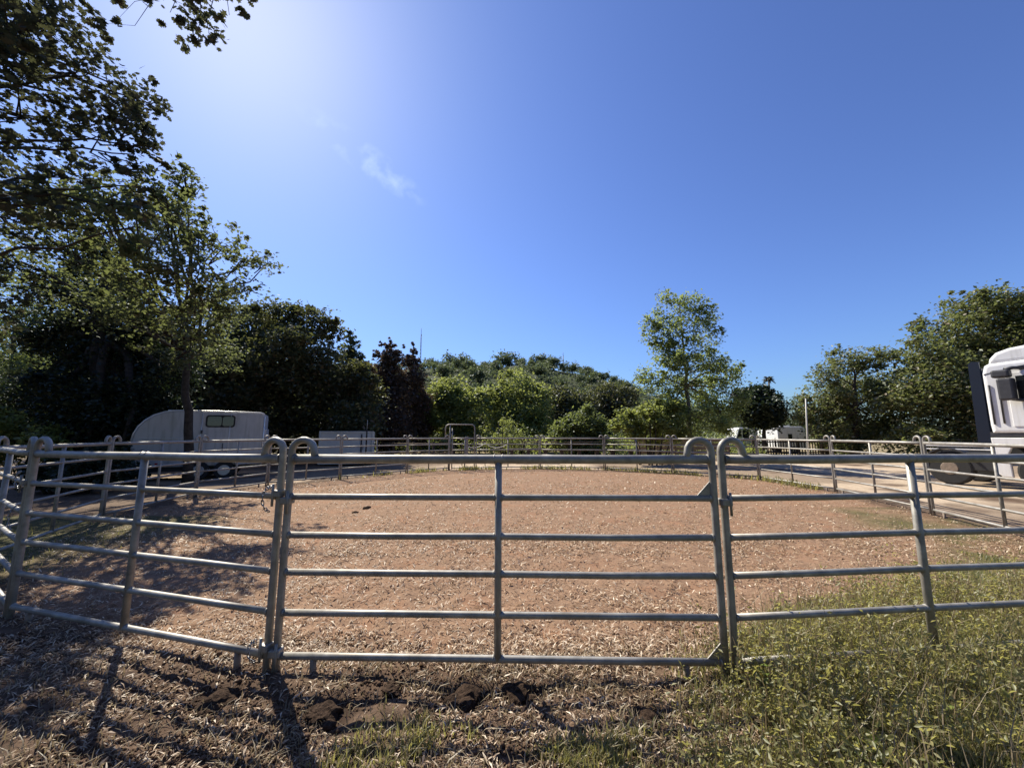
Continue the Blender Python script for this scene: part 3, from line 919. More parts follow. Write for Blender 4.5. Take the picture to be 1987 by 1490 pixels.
def understory():
    """ragged belt of brambles and saplings along the far edge of the clearing"""
    rng = np.random.default_rng(31)
    for nm, n, y0, y1, hs, mt, lb, sz in (("undergrowth", 26000, 31, 42, 2.6, 'mid_leaf', "ragged green undergrowth running along the far edge of the clearing", .26),
                                          ("undergrowth", 13000, 27.5, 33, 1.5, 'bright_leaf', "low yellow green brambles in front of the far shrubs", .2)):
        px = rng.uniform(690, 1480, n)
        y = rng.uniform(y0, y1, n)
        x = (px - CX) / F * y
        top = hs * (0.25 + 1.6 * np.clip(fbm(x * .45, y * .45, 88 + int(hs), 3) - .28, 0, 1))
        k = rng.uniform(size=n) < smooth((fbm(x * .3, y * .3, 99 + int(hs), 2) - .3) / .2)
        x, y, top = x[k], y[k], top[k]
        z = np.maximum(top * rng.uniform(0.02, 1, len(x)) ** 0.6, 0.12)
        o = leaf_cloud(nm, np.stack([x, y, z], 1), sz, rng, M[mt], None)
        tag(o, lb, "undergrowth", kind="stuff")


understory()


def mast(px, py0, py1, D, label, r):
    b = P(px, py0, D)
    t = P(px, py1, D)
    zb = float(hill_z(np.array(b.x), np.array(D)))
    root = thing("antenna_mast", label, "mast", (b.x, D, zb), 0)
    h = t.z - zb
    mb = MB()
    for k in range(3):
        a_ = k * 2.1
        mb.tube([(r * math.cos(a_), r * math.sin(a_), -1), (r * .5 * math.cos(a_), r * .5 * math.sin(a_), h * .85)], 0.10, 5)
    nb = 10
    for k in range(nb):
        z0, z1 = h * .85 * k / nb, h * .85 * (k + 1) / nb
        mb.tube([(r, 0, z0), (-r * .6, r * .5, z1)], 0.06, 4)
        mb.tube([(-r * .6, -r * .5, z0), (r * .8, 0, z1)], 0.06, 4)
    mb.build("lattice", M['mast'], root)
    MB().tube([(0, 0, h * .8), (0, 0, h)], 0.13, 5).build("aerial", M['mast'], root)


mast(816, 690, 637, HD * 0.98, "taller thin antenna mast on the hill above the brown conifers", 0.45)
mast(1093, 706, 684, HD * 0.98, "short antenna mast on the ridge left of the poplar", 0.3)


# ------------------------------------------------------------------ pen panels
RAILS = [(1.470, 0.033), (1.195, 0.023), (0.925, 0.023), (0.668, 0.023), (0.395, 0.023), (0.112, 0.024)]


BEND = random.Random(12)


def arch(x0, sgn, z0=0.02):
    """end post that bends over at the top and comes back down on the top rail"""
    r = 0.085
    pts = [(x0, 0, -0.08 + z0), (x0, 0, 0.5), (x0, 0, 1.1), (x0, 0, 1.525)]
    for k in range(1, 9):
        t = math.pi * k / 9
        pts.append((x0 + sgn * (r - r * math.cos(t)), 0, 1.525 + r * math.sin(t)))
    pts += [(x0 + sgn * 2 * r, 0, 1.52), (x0 + sgn * (2 * r + 0.012), 0, 1.46)]
    return pts


def panel(a_, b_, label, near=False):
    ax, ay = a_
    bx, by = b_
    L = math.hypot(bx - ax, by - ay)
    root = thing("steel_hurdle", label, "fence", (ax, ay, 0), math.atan2(by - ay, bx - ax), "tubular panels of the round pen")
    n = 14 if near else 9
    e = 0.036
    for x0, s in ((e, 1), (L - e, -1)):
        MB().tube(arch(x0, s), 0.0255, n).build("post", M['steel'], root)
    for z, r in RAILS:
        dz, dy = BEND.uniform(-0.007, 0.004), BEND.uniform(-0.006, 0.006)
        rm = MB().tube([(e + 0.02, 0, z), (L * .25, dy * .7, z + dz * .8), (L / 2, 0, z + dz * .3), (L * .75, -dy, z + dz), (L - e - 0.02, 0, z)], r, n)
        if near:
            for xw, wd in ((e + .03, .008), (L / 2 - .03, .008), (L / 2 + .03, .008), (L - e - .03, .008)):
                rm.tube([(xw - wd, 0, z + dz * .2), (xw, 0, z + dz * .2), (xw + wd, 0, z + dz * .2)], [r * .9, r + .005, r * .9], n)
        rm.build("rail", M['steel'], root)
    MB().tube([(L / 2, 0, 0.112), (L / 2, 0, 0.7), (L / 2, 0, 1.47)], 0.026, n).build("upright", M['steel'], root)
    for x0 in (0.30, L - 0.30):
        MB().tube([(x0, 0, -0.1), (x0, 0, 0.1)], 0.022, n).build("foot", M['steel_foot'], root)
    return root, L


LAB = ["front centre panel of the pen, nearest and square on to the viewer",
       "front right panel of the pen, its bottom rail sunk in tall weeds",
       "right corner panel of the pen, mostly out of view past the weeds",
       "bright side panel beside the front of the white truck",
       "bright side panel whose left hooks stand before the truck's chassis",
       "side panel on the right below the feathery tree and the pale pole",
       "far right corner panel in front of the picket fence and white vehicles",
       "back panel with the poplar trunk rising behind it",
       "back panel in front of the brown boards and long benches",
       "back panel just right of the tall gate frame",
       None,
       "short back panel just left of the tall gate frame",
       "back left panel in front of the pale box container",
       "back left panel between the trailer's rear and the pale box container",
       "left side panel in front of the trailer's window and door",
       "shaded left side panel in front of the trailer's nose and ivy clad tree",
       "left corner panel in deep shade under the yellow green bush",
       "panel at the left edge, only its chained right end in view",
       "front left panel of the pen, angled away from the centre panel"]
GATE = 10
n_pen = len(PEN)
roots = {}
for i in range(n_pen):
    if i == GATE: continue
    roots[i] = panel(PEN[i], PEN[(i + 1) % n_pen], LAB[i], i in (0, 1, 18))


# fittings of the near panels: corner gussets, lugs and pins
def gusset(root, x, z, s, w=0.11, h=0.115):
    MB().prism([(x, z), (x - s * w, z), (x, z + h)], -0.004, 0.004).build("gusset", M['steel'], root)


r0, L0 = roots[0]
gusset(r0, L0 - 0.06, 1.20, 1)
gusset(r0, L0 - 0.06, 0.118, 1)
for i, zz in ((0, 1.17), (0, 0.14), (18, 1.22), (18, 0.17), (1, 1.17), (17, 1.2)):
    rt, L = roots[i]
    x0 = L - 0.036 if i in (18, 17) else 0.036
    if i == 1: x0 = 0.036
    sg = -1 if i in (18, 17) else 1
    mb = MB()
    mb.box((x0, -0.01, zz), (0.075, 0.075, 0.05), bev=0.008)
    mb.tube([(x0 + sg * 0.02, -0.045, zz - 0.09), (x0 + sg * 0.02, -0.045, zz + 0.07)], 0.009, 8)
    mb.build("connector", M['steel'], rt)


def chain(root, p0, sag, n=9):
    mb = MB()
    pts = []
    for k in range(n + 1):
        t = k / n
        pts.append(Vector((p0[0] + sag[0] * math.sin(math.pi * t), p0[1] - 0.03 - 0.02 * math.sin(math.pi * t), p0[2] - sag[2] * t + 0.02 * math.sin(6 * t))))
    for k in range(n):
        c = pts[k].lerp(pts[k + 1], 0.5)
        d = (pts[k + 1] - pts[k])
        ln = d.length * 0.75
        d.normalize()
        sd_ = d.cross(Vector((0, 1, 0)) if k % 2 else Vector((0.7, 0.7, 0))).normalized()
        ring = [c + d * ln * math.cos(q * math.pi / 4) + sd_ * 0.012 * math.sin(q * math.pi / 4) for q in range(9)]
        mb.tube(ring, 0.0035, 5, cap=False)
    return mb.build("chain", M['chain'], root)


rl, LL = roots[18]
chain(rl, (LL - 0.07, -0.02, 1.27), (-0.05, 0, 0.17))
chain(rl, (LL - 0.09, -0.02, 0.22), (-0.04, 0, 0.13))
rl, LL = roots[17]
chain(rl, (LL - 0.08, -0.02, 1.30), (-0.06, 0, 0.14))
chain(rl, (LL - 0.08, -0.02, 0.98), (-0.06, 0, 0.2))

# the gate in the back of the pen
gp, gq = PEN[GATE], PEN[GATE + 1]
Lg = math.hypot(gq[0] - gp[0], gq[1] - gp[1])
gt = thing("pen_gate", "tall arched tubular gate frame in the back of the round pen", "gate", (gp[0], gp[1], 0), math.atan2(gq[1] - gp[1], gq[0] - gp[0]))
mb = MB()
top = 2.12
mb.tube([(0.05, 0, -0.05), (0.05, 0, 1.2), (0.05, 0, top - 0.16), (0.08, 0, top - 0.06), (0.17, 0, top), (0.7, 0, top), (Lg + .05, 0, top), (Lg + .16, 0, top - .06), (Lg + .2, 0, top - .16), (Lg + .2, 0, 1.47)], 0.028, 9)
mb.build("arch_frame", M['steel'], gt)
MB().tube([(Lg - .02, 0, -0.05), (Lg - .02, 0, top)], 0.028, 9).build("post", M['steel'], gt)
MB().tube([(Lg - .13, 0, 0.05), (Lg - .13, 0, 1.95)], 0.024, 9).build("hinge_post", M['steel'], gt)
lf = MB()
for z, r in RAILS:
    lf.tube([(0.1, 0, z), (Lg - .12, 0, z)], r, 8)
lf.tube([(0.5, 0, 0.11), (0.5, 0, 1.47)], 0.03, 8)
lf.build("gate_leaf", M['steel'], gt)
MB().box((0.42, 0, 1.0), (0.14, 0.03, 1.1), bev=0.01).build("latch_plate", M['steel'], gt)


# ------------------------------------------------------------------ horse trailer
def horse_trailer():
    A = Vector((-13.25, 13.3, 0))
    B = Vector((-9.85, 15.15, 0))
    ax = (B - A).normalized()
    L = (B - A).length
    root = thing("horse_trailer", "off white horse trailer with rounded nose parked in the shade left of the pen", "trailer", A, math.atan2(ax.y, ax.x))
    W = 1.75
    # side profile (x along the trailer, z up)
    prof = [(0.05, 0.55), (0.0, 0.9), (0.0, 1.4), (0.05, 1.68), (0.15, 1.93), (0.31, 2.15), (0.54, 2.34), (0.82, 2.46), (1.15, 2.52), (2.2, 2.53), (L - .15, 2.5), (L - .02, 2.45), (L, 2.33), (L, 0.5), (2.0, 0.48), (1.0, 0.48)]
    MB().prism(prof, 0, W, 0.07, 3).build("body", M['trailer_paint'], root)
    # roof trim, door frame and panel seams stand proud of the side
    mb = MB()
    tp = [(p[0], -0.004, p[1] + 0.005) for p in prof[2:12]]
    mb.tube(tp, 0.022, 6)
    mb.build("roof_trim", M['trailer_trim'], root)
    MB().tube([(L - .005, -0.004, 0.5), (L - .005, -0.004, 2.36)], 0.025, 6).build("corner_trim", M['trailer_trim'], root)
    dr = MB()
    dr.prism([(1.95, 0.62), (2.66, 0.62), (2.72, 1.2), (2.72, 1.95), (1.95, 1.95)], -0.014, -0.001, 0.004, 1)
    d = dr.build("door", M['trailer_paint'], root)
    MB().tube([(2.6, -0.05, 1.12), (2.6, -0.05, 1.32)], 0.014, 6).build("handle", M['dark_plastic'], d)
    mb = MB()
    for x in (1.90, 2.76):
        mb.tube([(x, -0.012, 0.6), (x, -0.012, 1.4), (x + .02, -0.012, 2.44)], 0.014, 5)
    mb.build("seam_strip", M['trailer_trim'], root)

    for z in (0.98, 1.5):
        MB().tube([(0.25, -0.008, z), (1.0, -0.008, z), (L - .04, -0.008, z)], 0.011, 5).build("rub_rail", M['trailer_trim'], root)
    mb = MB()
    for z in (0.8, 1.75):
        mb.box((1.93, -0.03, z), (0.06, 0.03, 0.12), bev=0.006)
    mb.build("hinge", M['dark_plastic'], root)

    def rr(x0, x1, z0, z1, r, n=4):
        out_ = []
        for cx, cz, a0 in ((x1 - r, z1 - r, 0), (x0 + r, z1 - r, 90), (x0 + r, z0 + r, 180), (x1 - r, z0 + r, 270)):
            for k in range(n + 1):
                t = math.radians(a0 + 90 * k / n)
                out_.append((cx + r * math.cos(t), cz + r * math.sin(t)))
        return out_
    wn = MB().prism(rr(2.02, 2.92, 1.92, 2.38, 0.1), -0.022, 0.0).build("window", M['rubber'], root)
    MB().prism(rr(2.07, 2.50, 1.97, 2.33, 0.07), -0.028, -0.0225).build("pane", M['glass'], wn)
    MB().prism(rr(2.53, 2.87, 1.97, 2.33, 0.07), -0.028, -0.0225).build("pane", M['glass'], wn)
    # chassis, wheels, mudguard, drawbar
    ch = MB()
    ch.box((L / 2, W / 2, 0.43), (L - .2, W - .3, 0.1))
    ch.box((1.0, 0.15, 0.40), (1.6, 0.08, 0.14))
    ch.build("chassis", M['black_metal'], root)
    for x in (1.95, 2.72):
        for y in (-0.02, W + 0.02):
            wl = MB().disc((0, 0, 0), 0.33, 0.19, 'y', 24, 0.03).build("wheel", M['rubber'], root, (x, y, 0.33))
            MB().disc((0, -0.085 if y < 1 else .085, 0), 0.19, 0.04, 'y', 20, 0.008).build("rim", M['rim'], wl)
    for y in (-0.03, W + 0.03):
        mb = MB()
        ptsm = [(1.52, 0.46), (1.6, 0.66), (1.85, 0.76), (2.8, 0.76), (3.06, 0.66), (3.14, 0.46), (3.11, 0.46), (3.04, 0.63), (2.8, 0.73), (1.85, 0.73), (1.63, 0.63), (1.55, 0.46)]
        mb.prism(ptsm, y - 0.12, y + 0.10)
        mb.build("mudguard", M['trailer_trim'], root)
    db = MB()
    db.tube([(0.6, 0.4, 0.42), (-1.0, W / 2, 0.42)], 0.045, 8)
    db.tube([(0.6, W - .4, 0.42), (-1.0, W / 2, 0.42)], 0.045, 8)
    db.tube([(-0.9, W / 2, 0.42), (-1.25, W / 2, 0.42)], 0.05, 8)
    db.tube([(-0.85, W / 2 - .1, 0.0), (-0.85, W / 2 - .1, 0.75)], 0.03, 8)
    db.disc((-0.85, W / 2 - .1, 0.09), 0.09, 0.06, 'y', 14)
    db.build("drawbar", M['black_metal'], root)
    MB().box((L + 0.03, W / 2, 1.2), (0.05, W - .15, 1.35), bev=0.015).build("ramp", M['trailer_paint'], root)
    lt = MB().box((L + .02, 0.08, 0.72), (0.05, 0.1, 0.22), bev=0.01).build("tail_light", M['red_lens'], root)
    MB().box((0.75, -0.012, 0.62), (0.08, 0.02, 0.05), bev=0.006).build("side_marker", M['red_lens'], root)
    MB().box((0.98, 0.5, 2.53), (0.34, 0.3, 0.06), bev=0.02).build("roof_vent", M['trailer_trim'], root)


horse_trailer()


def box_container():
    A, B = Vector((-10.15, 20.2, 0)), Vector((-7.62, 20.9, 0))
    ax = (B - A)
    L = ax.length
    root = thing("box_container", "low pale grey box container between the trailer and the pen gate", "container", A, math.atan2(ax.y, ax.x))
    H, W = 1.82, 1.6
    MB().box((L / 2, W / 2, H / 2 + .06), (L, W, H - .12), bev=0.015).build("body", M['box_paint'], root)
    mb = MB()
    for x in (0.0, L):
        mb.box((x, -0.012, H / 2 + .06), (0.07, 0.07, H - .1), bev=0.008)
    mb.box((L / 2, -0.014, H - .03), (L - .08, 0.06, 0.07), bev=0.008)
    mb.box((L / 2, -0.014, 0.14), (L - .08, 0.06, 0.09), bev=0.008)
    mb.build("edge_frame", M['box_paint'], root)
    d = MB().box((L - .3, -0.02, H / 2 + .05), (0.42, 0.035, H - .32), bev=0.006).build("door", M['box_paint'], root)
    MB().tube([(L - .46, -0.06, .85), (L - .46, -0.06, 1.1)], 0.014, 6).build("handle", M['dark_plastic'], d)
    MB().box((L - .56, -0.015, H / 2), (0.07, 0.03, H - .3)).build("door_seam", M['dark_plastic'], root)
    mb = MB()
    for x in (0.15, L - .15):
        for y in (0.15, W - .15):
            mb.box((x, y, 0.03), (0.2, 0.2, 0.16))
    mb.build("feet", M['wood_dark'], root)


box_container()
q = P(709, 895, 19.6)
pl = thing("marker_post", "thin dark post with a bare tip in front of the box container", "post", (q.x, q.y, 0))
MB().tube([(0, 0, -0.1), (0, 0, 1.9)], 0.04, 8).build("shaft", M['wood_dark'], pl)
MB().tube([(0, 0, 1.9), (0.01, 0, 2.38)], 0.012, 6).build("tip", M['pale_pole'], pl)


# ------------------------------------------------------------------ truck on the right (faces right, only the rear half of the cab is in view)
def truck():
    ang = math.atan2(-0.927, 0.375)
    root = thing("truck", "white tractor truck at the right edge, seen from behind its cab", "truck", (14.49, 13.11, 0), ang)
    root.scale = (1.08, 1.08, 1.08)
    W = 2.45          # local x: forwards, local y: away from the viewer, near side at y = 0
    X0, X1 = 1.17, 3.5
    # cab: side profile, widened roof
    prof = [(X0 + .02, 1.55), (X0, 1.8), (X0 + .0, 3.3), (X0 + .06, 3.52), (X0 + .16, 3.58), (X1 - .45, 3.62), (X1 - .2, 3.3), (X1 - .02, 2.2), (X1, 1.55)]
    MB().prism(prof, 0, W, 0.10, 4).build("cab", M['white_paint'], root)
    roof = [(X0 + .14, 3.57), (X0 + .17, 3.72), (X0 + .30, 3.88), (X0 + .55, 3.97), (X0 + 1.0, 4.02), (X0 + 1.6, 3.93), (X1 - .35, 3.58)]
    MB().prism(roof, 0.06, W - .06, 0.09, 4).build("roof_fairing", M['white_paint'], root)
    # seams and grab rails on the side
    mb = MB()
    mb.tube([(X0 + .11, -0.012, 2.95), (X0 + .11, -0.012, 1.82)], 0.022, 6)
    mb.tube([(X0 + .29, -0.012, 2.92), (X0 + .29, -0.012, 1.84)], 0.022, 6)
    mb.build("grab_rail", M['dark_plastic'], root)
    MB().prism([(X0 + .05, 3.28), (X0 + .7, 3.43), (X0 + 1.3, 3.5), (X0 + 1.3, 3.475), (X0 + .7, 3.40), (X0 + .05, 3.25)], -0.006, 0.01).build("body_line", M['dark_plastic'], root)
    dr = MB().prism([(X0 + .45, 1.75), (X1 - .35, 1.75), (X1 - .3, 2.3), (X1 - .62, 3.3), (X0 + .45, 3.25)], -0.02, 0.004, 0.008, 2).build("door", M['white_paint'], root)
    MB().prism([(X0 + .62, 2.5), (X1 - .55, 2.42), (X1 - .78, 3.18), (X0 + .62, 3.15)], -0.028, -0.0205).build("window", M['glass'], dr)
    # mirrors on an arm
    mi = MB()
    mi.box((X0 + .50, -0.24, 2.78), (0.30, 0.26, 0.62), bev=0.05, seg=3)
    mi.box((X0 + .44, -0.24, 3.22), (0.34, 0.26, 0.22), bev=0.05, seg=3)
    mi.tube([(X0 + .5, -0.2, 3.34), (X0 + .62, -0.1, 3.38), (X0 + .8, 0.02, 3.36)], 0.05, 8)
    mi.tube([(X0 + .55, -0.2, 2.5), (X0 + .66, -0.08, 2.47), (X0 + .8, 0.02, 2.47)], 0.04, 8)
    mi.build("mirror", M['dark_plastic'], root)
    MB().prism([(X1 - .62, 3.62), (X1 - .2, 3.5), (X1 + .12, 3.22), (X1 + .08, 3.2), (X1 - .25, 3.42), (X1 - .62, 3.52)], 0.1, W - .1, 0.02, 2).build("sun_visor", M['dark_plastic'], root)
    # dark blue rear wall and air collar
    mb = MB()
    mb.box((X0 - .03, W / 2, 2.55), (0.05, W - .12, 1.85), bev=0.01)
    mb.prism([(X0 - .28, 1.3), (X0 - .02, 1.3), (X0 - .02, 3.66), (X0 - .16, 3.7), (X0 - .24, 3.62)], 0.03, 0.07)
    mb.build("air_collar", M['blue_panel'], root)
    # lower body
    MB().prism([(X0 - .02, 1.47), (X1, 1.47), (X1, 1.60), (X0 - .02, 1.60)], -0.01 + .04, W - .04).build("cab_base", M['dark_plastic'], root)
    MB().prism([(X0 + .02, 0.42), (X0 + .10, 0.34), (X0 + .28, 0.34), (X0 + .27, 1.0), (X0 + .36, 1.22), (X1, 1.30), (X1, 1.44), (X0 - .02, 1.44)], 0.0, 0.12, 0.02, 2).build("side_skirt", M['white_paint'], root)
    st = MB().prism([(X1 - .75, 0.36), (X1, 0.36), (X1, 1.28), (X1 - .62, 1.24), (X1 - .72, 1.0)], 0.02, W - .02, 0.03, 2).build("front_bumper", M['white_paint'], root)
    MB().box((X1 - .36, 0.0, 0.72), (0.5, 0.06, 0.06)).build("step", M['dark_plastic'], st)
    # chassis
    ch = MB()
    for y in (0.75, W - .75):
        ch.box((1.5, y, 0.92), (3.6, 0.08, 0.26))
    ch.box((-0.2, W / 2, 0.92), (0.1, W - 1.4, 0.2))
    ch.box((0.9, W / 2, 0.92), (0.1, W - 1.4, 0.2))
    ch.box((X0 + 1.2, W / 2, 1.1), (2.0, 1.3, 0.6))
    ch.prism([(X0 - .62, 0.45), (X0 - .05, 0.45), (X0 - .05, 1.0), (X0 - .62, 1.0)], 0.15, 0.72, 0.03, 2)
    ch.build("chassis", M['black_metal'], root)
    mb = MB()
    mb.box((0.35, 0.16, 1.19), (1.55, 0.05, 0.05), bev=0.008)
    mb.box((0.35, 0.16, 1.08), (1.55, 0.05, 0.03), bev=0.006)
    mb.build("side_rail", M['white_paint'], root)
    MB().box((0.1, W / 2, 1.12), (0.8, 0.8, 0.12), bev=0.03).build("fifth_wheel", M['black_metal'], root)
    for x, y in ((0.18, 0.28), (0.18, W - .28), (X0 + 0.85, 0.17), (X0 + 0.85, W - .17)):
        wl = MB().disc((0, 0, 0), 0.5, 0.32, 'y', 30, 0.05).build("wheel", M['rubber'], root, (x, y, 0.5))
        s = -1 if y < 1 else 1
        MB().disc((0, s * 0.14, 0), 0.2, 0.06, 'y', 24, 0.02).build("rim", M['steel_foot'], wl)
    for y in (0.28, W - .28):
        pr = [(0.18 + 0.62 * math.cos(t), 0.5 + 0.62 * math.sin(t)) for t in np.linspace(0.35, math.pi - 0.2, 12)]
        pr += [(0.18 + 0.585 * math.cos(t), 0.5 + 0.585 * math.sin(t)) for t in np.linspace(math.pi - 0.2, 0.35, 12)]
        MB().prism(pr, y - 0.2, y + 0.2).build("mudguard", M['dark_plastic'], root)


truck()


# ------------------------------------------------------------------ far vehicles, fences and benches behind the pen
def van(px0, px1, D, label, h=1.95):
    a_, b_ = P(px0, 850, D), P(px1, 850, D)
    L = b_.x - a_.x
    root = thing("van", label, "van", (a_.x, D, 0), 0.0)
    W = 1.9
    pr = [(0, 0.35), (0.0, 0.9), (0.12, 1.05), (L * .16, 1.12), (L * .30, h - .12), (L * .36, h), (L - .1, h), (L, h - .15), (L, 0.35)]
    MB().prism(pr, 0, W, 0.08, 3).build("body", M['white_paint'], root)
    MB().prism([(L * .19, 1.15), (L * .40, 1.15), (L * .40, h - .2), (L * .33, h - .2)], -0.012, 0.0).build("window", M['glass'], root)
    MB().prism([(L * .44, 1.15), (L * .66, 1.15), (L * .66, h - .2), (L * .44, h - .2)], -0.012, 0.0).build("window", M['glass'], root)
    for x in (L * .2, L * .8):
        for y in (0.06, W - .06):
            wl = MB().disc((0, 0, 0), 0.33, 0.2, 'y', 20, 0.03).build("wheel", M['rubber'], root, (x, y, 0.33))
            MB().disc((0, -.09 if y < 1 else .09, 0), 0.19, 0.04, 'y', 16).build("rim", M['rim'], wl)
    MB().box((0.0, 0.25, 0.78), (0.06, 0.3, 0.14), bev=0.01).build("headlight", M['trailer_trim'], root)
    MB().box((L, 0.15, 0.9), (0.05, 0.12, 0.3), bev=0.01).build("tail_light", M['red_lens'], root)
    MB().box((L / 2, -0.02, 0.42), (L * .5, 0.06, 0.12), bev=0.01).build("sill", M['dark_plastic'], root)
    return root


van(1418, 1472, 33.0, "white van with windows half hidden behind the near hook and dark round tree", 2.25)
van(1470, 1512, 36.5, "white van behind the trunk of the dark round tree", 2.15)


def white_trailer():
    D = 33.5
    a_, b_ = P(1510, 850, D), P(1566, 850, D)
    L, h, W = b_.x - a_.x, 2.35, 2.0
    root = thing("caravan", "white caravan with a flat roof left of the pale pole", "caravan", (a_.x, D, 0), 0)
    pr = [(0, 0.45), (0, h - .1), (.06, h), (L - .35, h), (L - .12, h - .2), (L, h * .6), (L - .05, 0.45)]
    MB().prism(pr, 0, W, 0.05, 2).build("body", M['white_paint'], root)
    MB().box((L * .45, W / 2, h + .06), (0.9, 0.7, 0.12), bev=0.03).build("roof_vent", M['trailer_trim'], root)
    MB().box((L * .42, -0.005, 1.35), (0.35, 0.03, 0.7), bev=0.01).build("window", M['glass'], root)
    MB().box((L * .85, -0.005, h - .42), (0.18, 0.03, 0.14), bev=0.01).build("window", M['glass'], root)
    for y in (0.05, W - .05):
        wl = MB().disc((0, 0, 0), 0.31, 0.18, 'y', 20, 0.03).build("wheel", M['rubber'], root, (L * .5, y, 0.31))
        MB().disc((0, -.08 if y < 1 else .08, 0), 0.17, 0.04, 'y', 16).build("rim", M['rim'], wl)
    MB().tube([(L - .1, W / 2, 0.45), (L + .9, W / 2, 0.45)], 0.05, 8).build("drawbar", M['black_metal'], root)
    MB().box((L / 2, W / 2, 0.42), (L - .2, W - .3, 0.1)).build("chassis", M['black_metal'], root)


white_trailer()


def picket_fence():
    D = 28.5
    a_, b_ = P(1462, 860, D), P(1640, 860, D)
    L = b_.x - a_.x
    root = thing("picket_fence", "dark picket fence standing in front of the white vehicles", "fence", (a_.x, D, 0), 0)
    rng = random.Random(4)
    n = int(L / 0.19)
    pk = MB()
    for k in range(n):
        pk.box((0.08 + k * L / n, rng.uniform(-.01, .01), 0.70 + rng.uniform(-.04, .04)), (0.075, 0.025, 1.25), rot=Matrix.Rotation(rng.uniform(-.03, .03), 3, 'Y'))
    pk.build("pickets", M['wood_dark'], root)
    mb = MB()
    for z in (0.35, 1.1):
        mb.box((L / 2, 0.035, z), (L, 0.04, 0.08))
    mb.build("rail", M['wood_dark'], root)
    for k in range(5):
        MB().box((k * L / 4, 0.10, 0.66), (0.1, 0.1, 1.42), bev=0.01).build("post", M['wood_dark'], root)


picket_fence()


def board_fence():
    D = 26.0
    a_, b_ = P(1240, 860, D), P(1415, 860, D)
    L = b_.x - a_.x
    root = thing("board_fence", "low brown board fence at the foot of the poplar", "fence", (a_.x, D, 0), 0.02)
    rng = random.Random(8)
    for k in range(6):
        MB().box((k * L / 5, 0, 0.62), (0.12, 0.12, 1.4), bev=0.01).build("post", M['wood'], root)
    mb = MB()
    for z in (0.45, 0.72, 0.99, 1.24):
        for k in range(5):
            x0, x1 = k * L / 5, (k + 1) * L / 5
            mb.box(((x0 + x1) / 2, -0.075, z + rng.uniform(-.015, .015)), (x1 - x0 - .02, 0.025, 0.23), bev=0.004)
    mb.build("boards", M['wood'], root)
    MB().tube([(0.8, 0.12, 1.46), (L * .6, 0.12, 1.5)], 0.04, 6).build("top_pole", M['pale_pole'], root)


board_fence()


def bench(px0, px1, py, D, label):
    a_, b_ = P(px0, py, D), P(px1, py, D)
    L = b_.x - a_.x
    z = a_.z
    root = thing("bench", label, "bench", (a_.x, D, 0), 0, "long benches beyond the pen")
    MB().box((L / 2, 0, z), (L, 0.42, 0.07), bev=0.01).build("seat", M['wood_dark'], root)
    for x in (0.25, L * .5, L - .25):
        MB().box((x, 0, z / 2 - .02), (0.18, 0.34, z - .03), bev=0.01).build("leg", M['wood_dark'], root)


bench(985, 1066, 871, 22.5, "left bench of three beyond the pen, under the vivid green bush")
bench(1082, 1166, 873, 23.5, "middle bench of three beyond the pen, under the soft green shrub")
bench(1180, 1268, 873, 23.0, "right bench of three, just left of the brown boards")


def rail_fence(px0, px1, D, label, n=5, h=1.2):
    a_, b_ = P(px0, 860, D), P(px1, 860, D)
    L = b_.x - a_.x
    root = thing("rail_fence", label, "fence", (a_.x, D, 0), 0)
    for k in range(n):
        MB().tube([(k * L / (n - 1), 0, -0.1), (k * L / (n - 1), 0, h)], 0.06, 7).build("post", M['wood_dark'], root)
    for z in (0.55, h - .1):
        MB().tube([(0, -.07, z), (L, -.07, z + .02)], 0.04, 6).build("rail", M['wood'], root)


rail_fence(725, 880, 23.0, "post and rail fence in the shade left of the pen gate")
rail_fence(930, 1235, 28.0, "long post and rail fence under the shrubs behind the benches", 8)

tp = thing("tape_barrier", "sagging white tape strung between two stakes right of the pen gate", "barrier", P(897, 860, 20.6) * 1.0)
tp.location.z = 0
tb = P(986, 860, 20.6).x - P(897, 860, 20.6).x
for x in (0, tb * .5, tb):
    MB().tube([(x, 0, -0.1), (x, 0, 1.25)], 0.022, 6).build("stake", M['wood_dark'], tp)
for x0 in (0, tb * .5):
    MB().tube([(x0 + tb * .5 * t, -0.03, 1.18 - .28 * 4 * t * (1 - t) * .8) for t in np.linspace(0, 1, 9)], 0.02, 5).build("tape", M['tape'], tp)

q = P(1567, 880, 24.0)
pl = thing("steel_pole", "slim pale pole standing alone left of the feathery tree", "pole", (q.x, q.y, 0))
MB().tube([(0, 0, -0.1), (.12, 0, 2.0), (.24, 0, P(1565, 772, 24.0).z)], [0.05, 0.045, 0.035], 8).build("shaft", M['pale_pole'], pl)
MB().disc((.24, 0, P(1565, 772, 24.0).z), 0.05, 0.05, 'z', 10, 0.01).build("cap", M['dark_plastic'], pl)


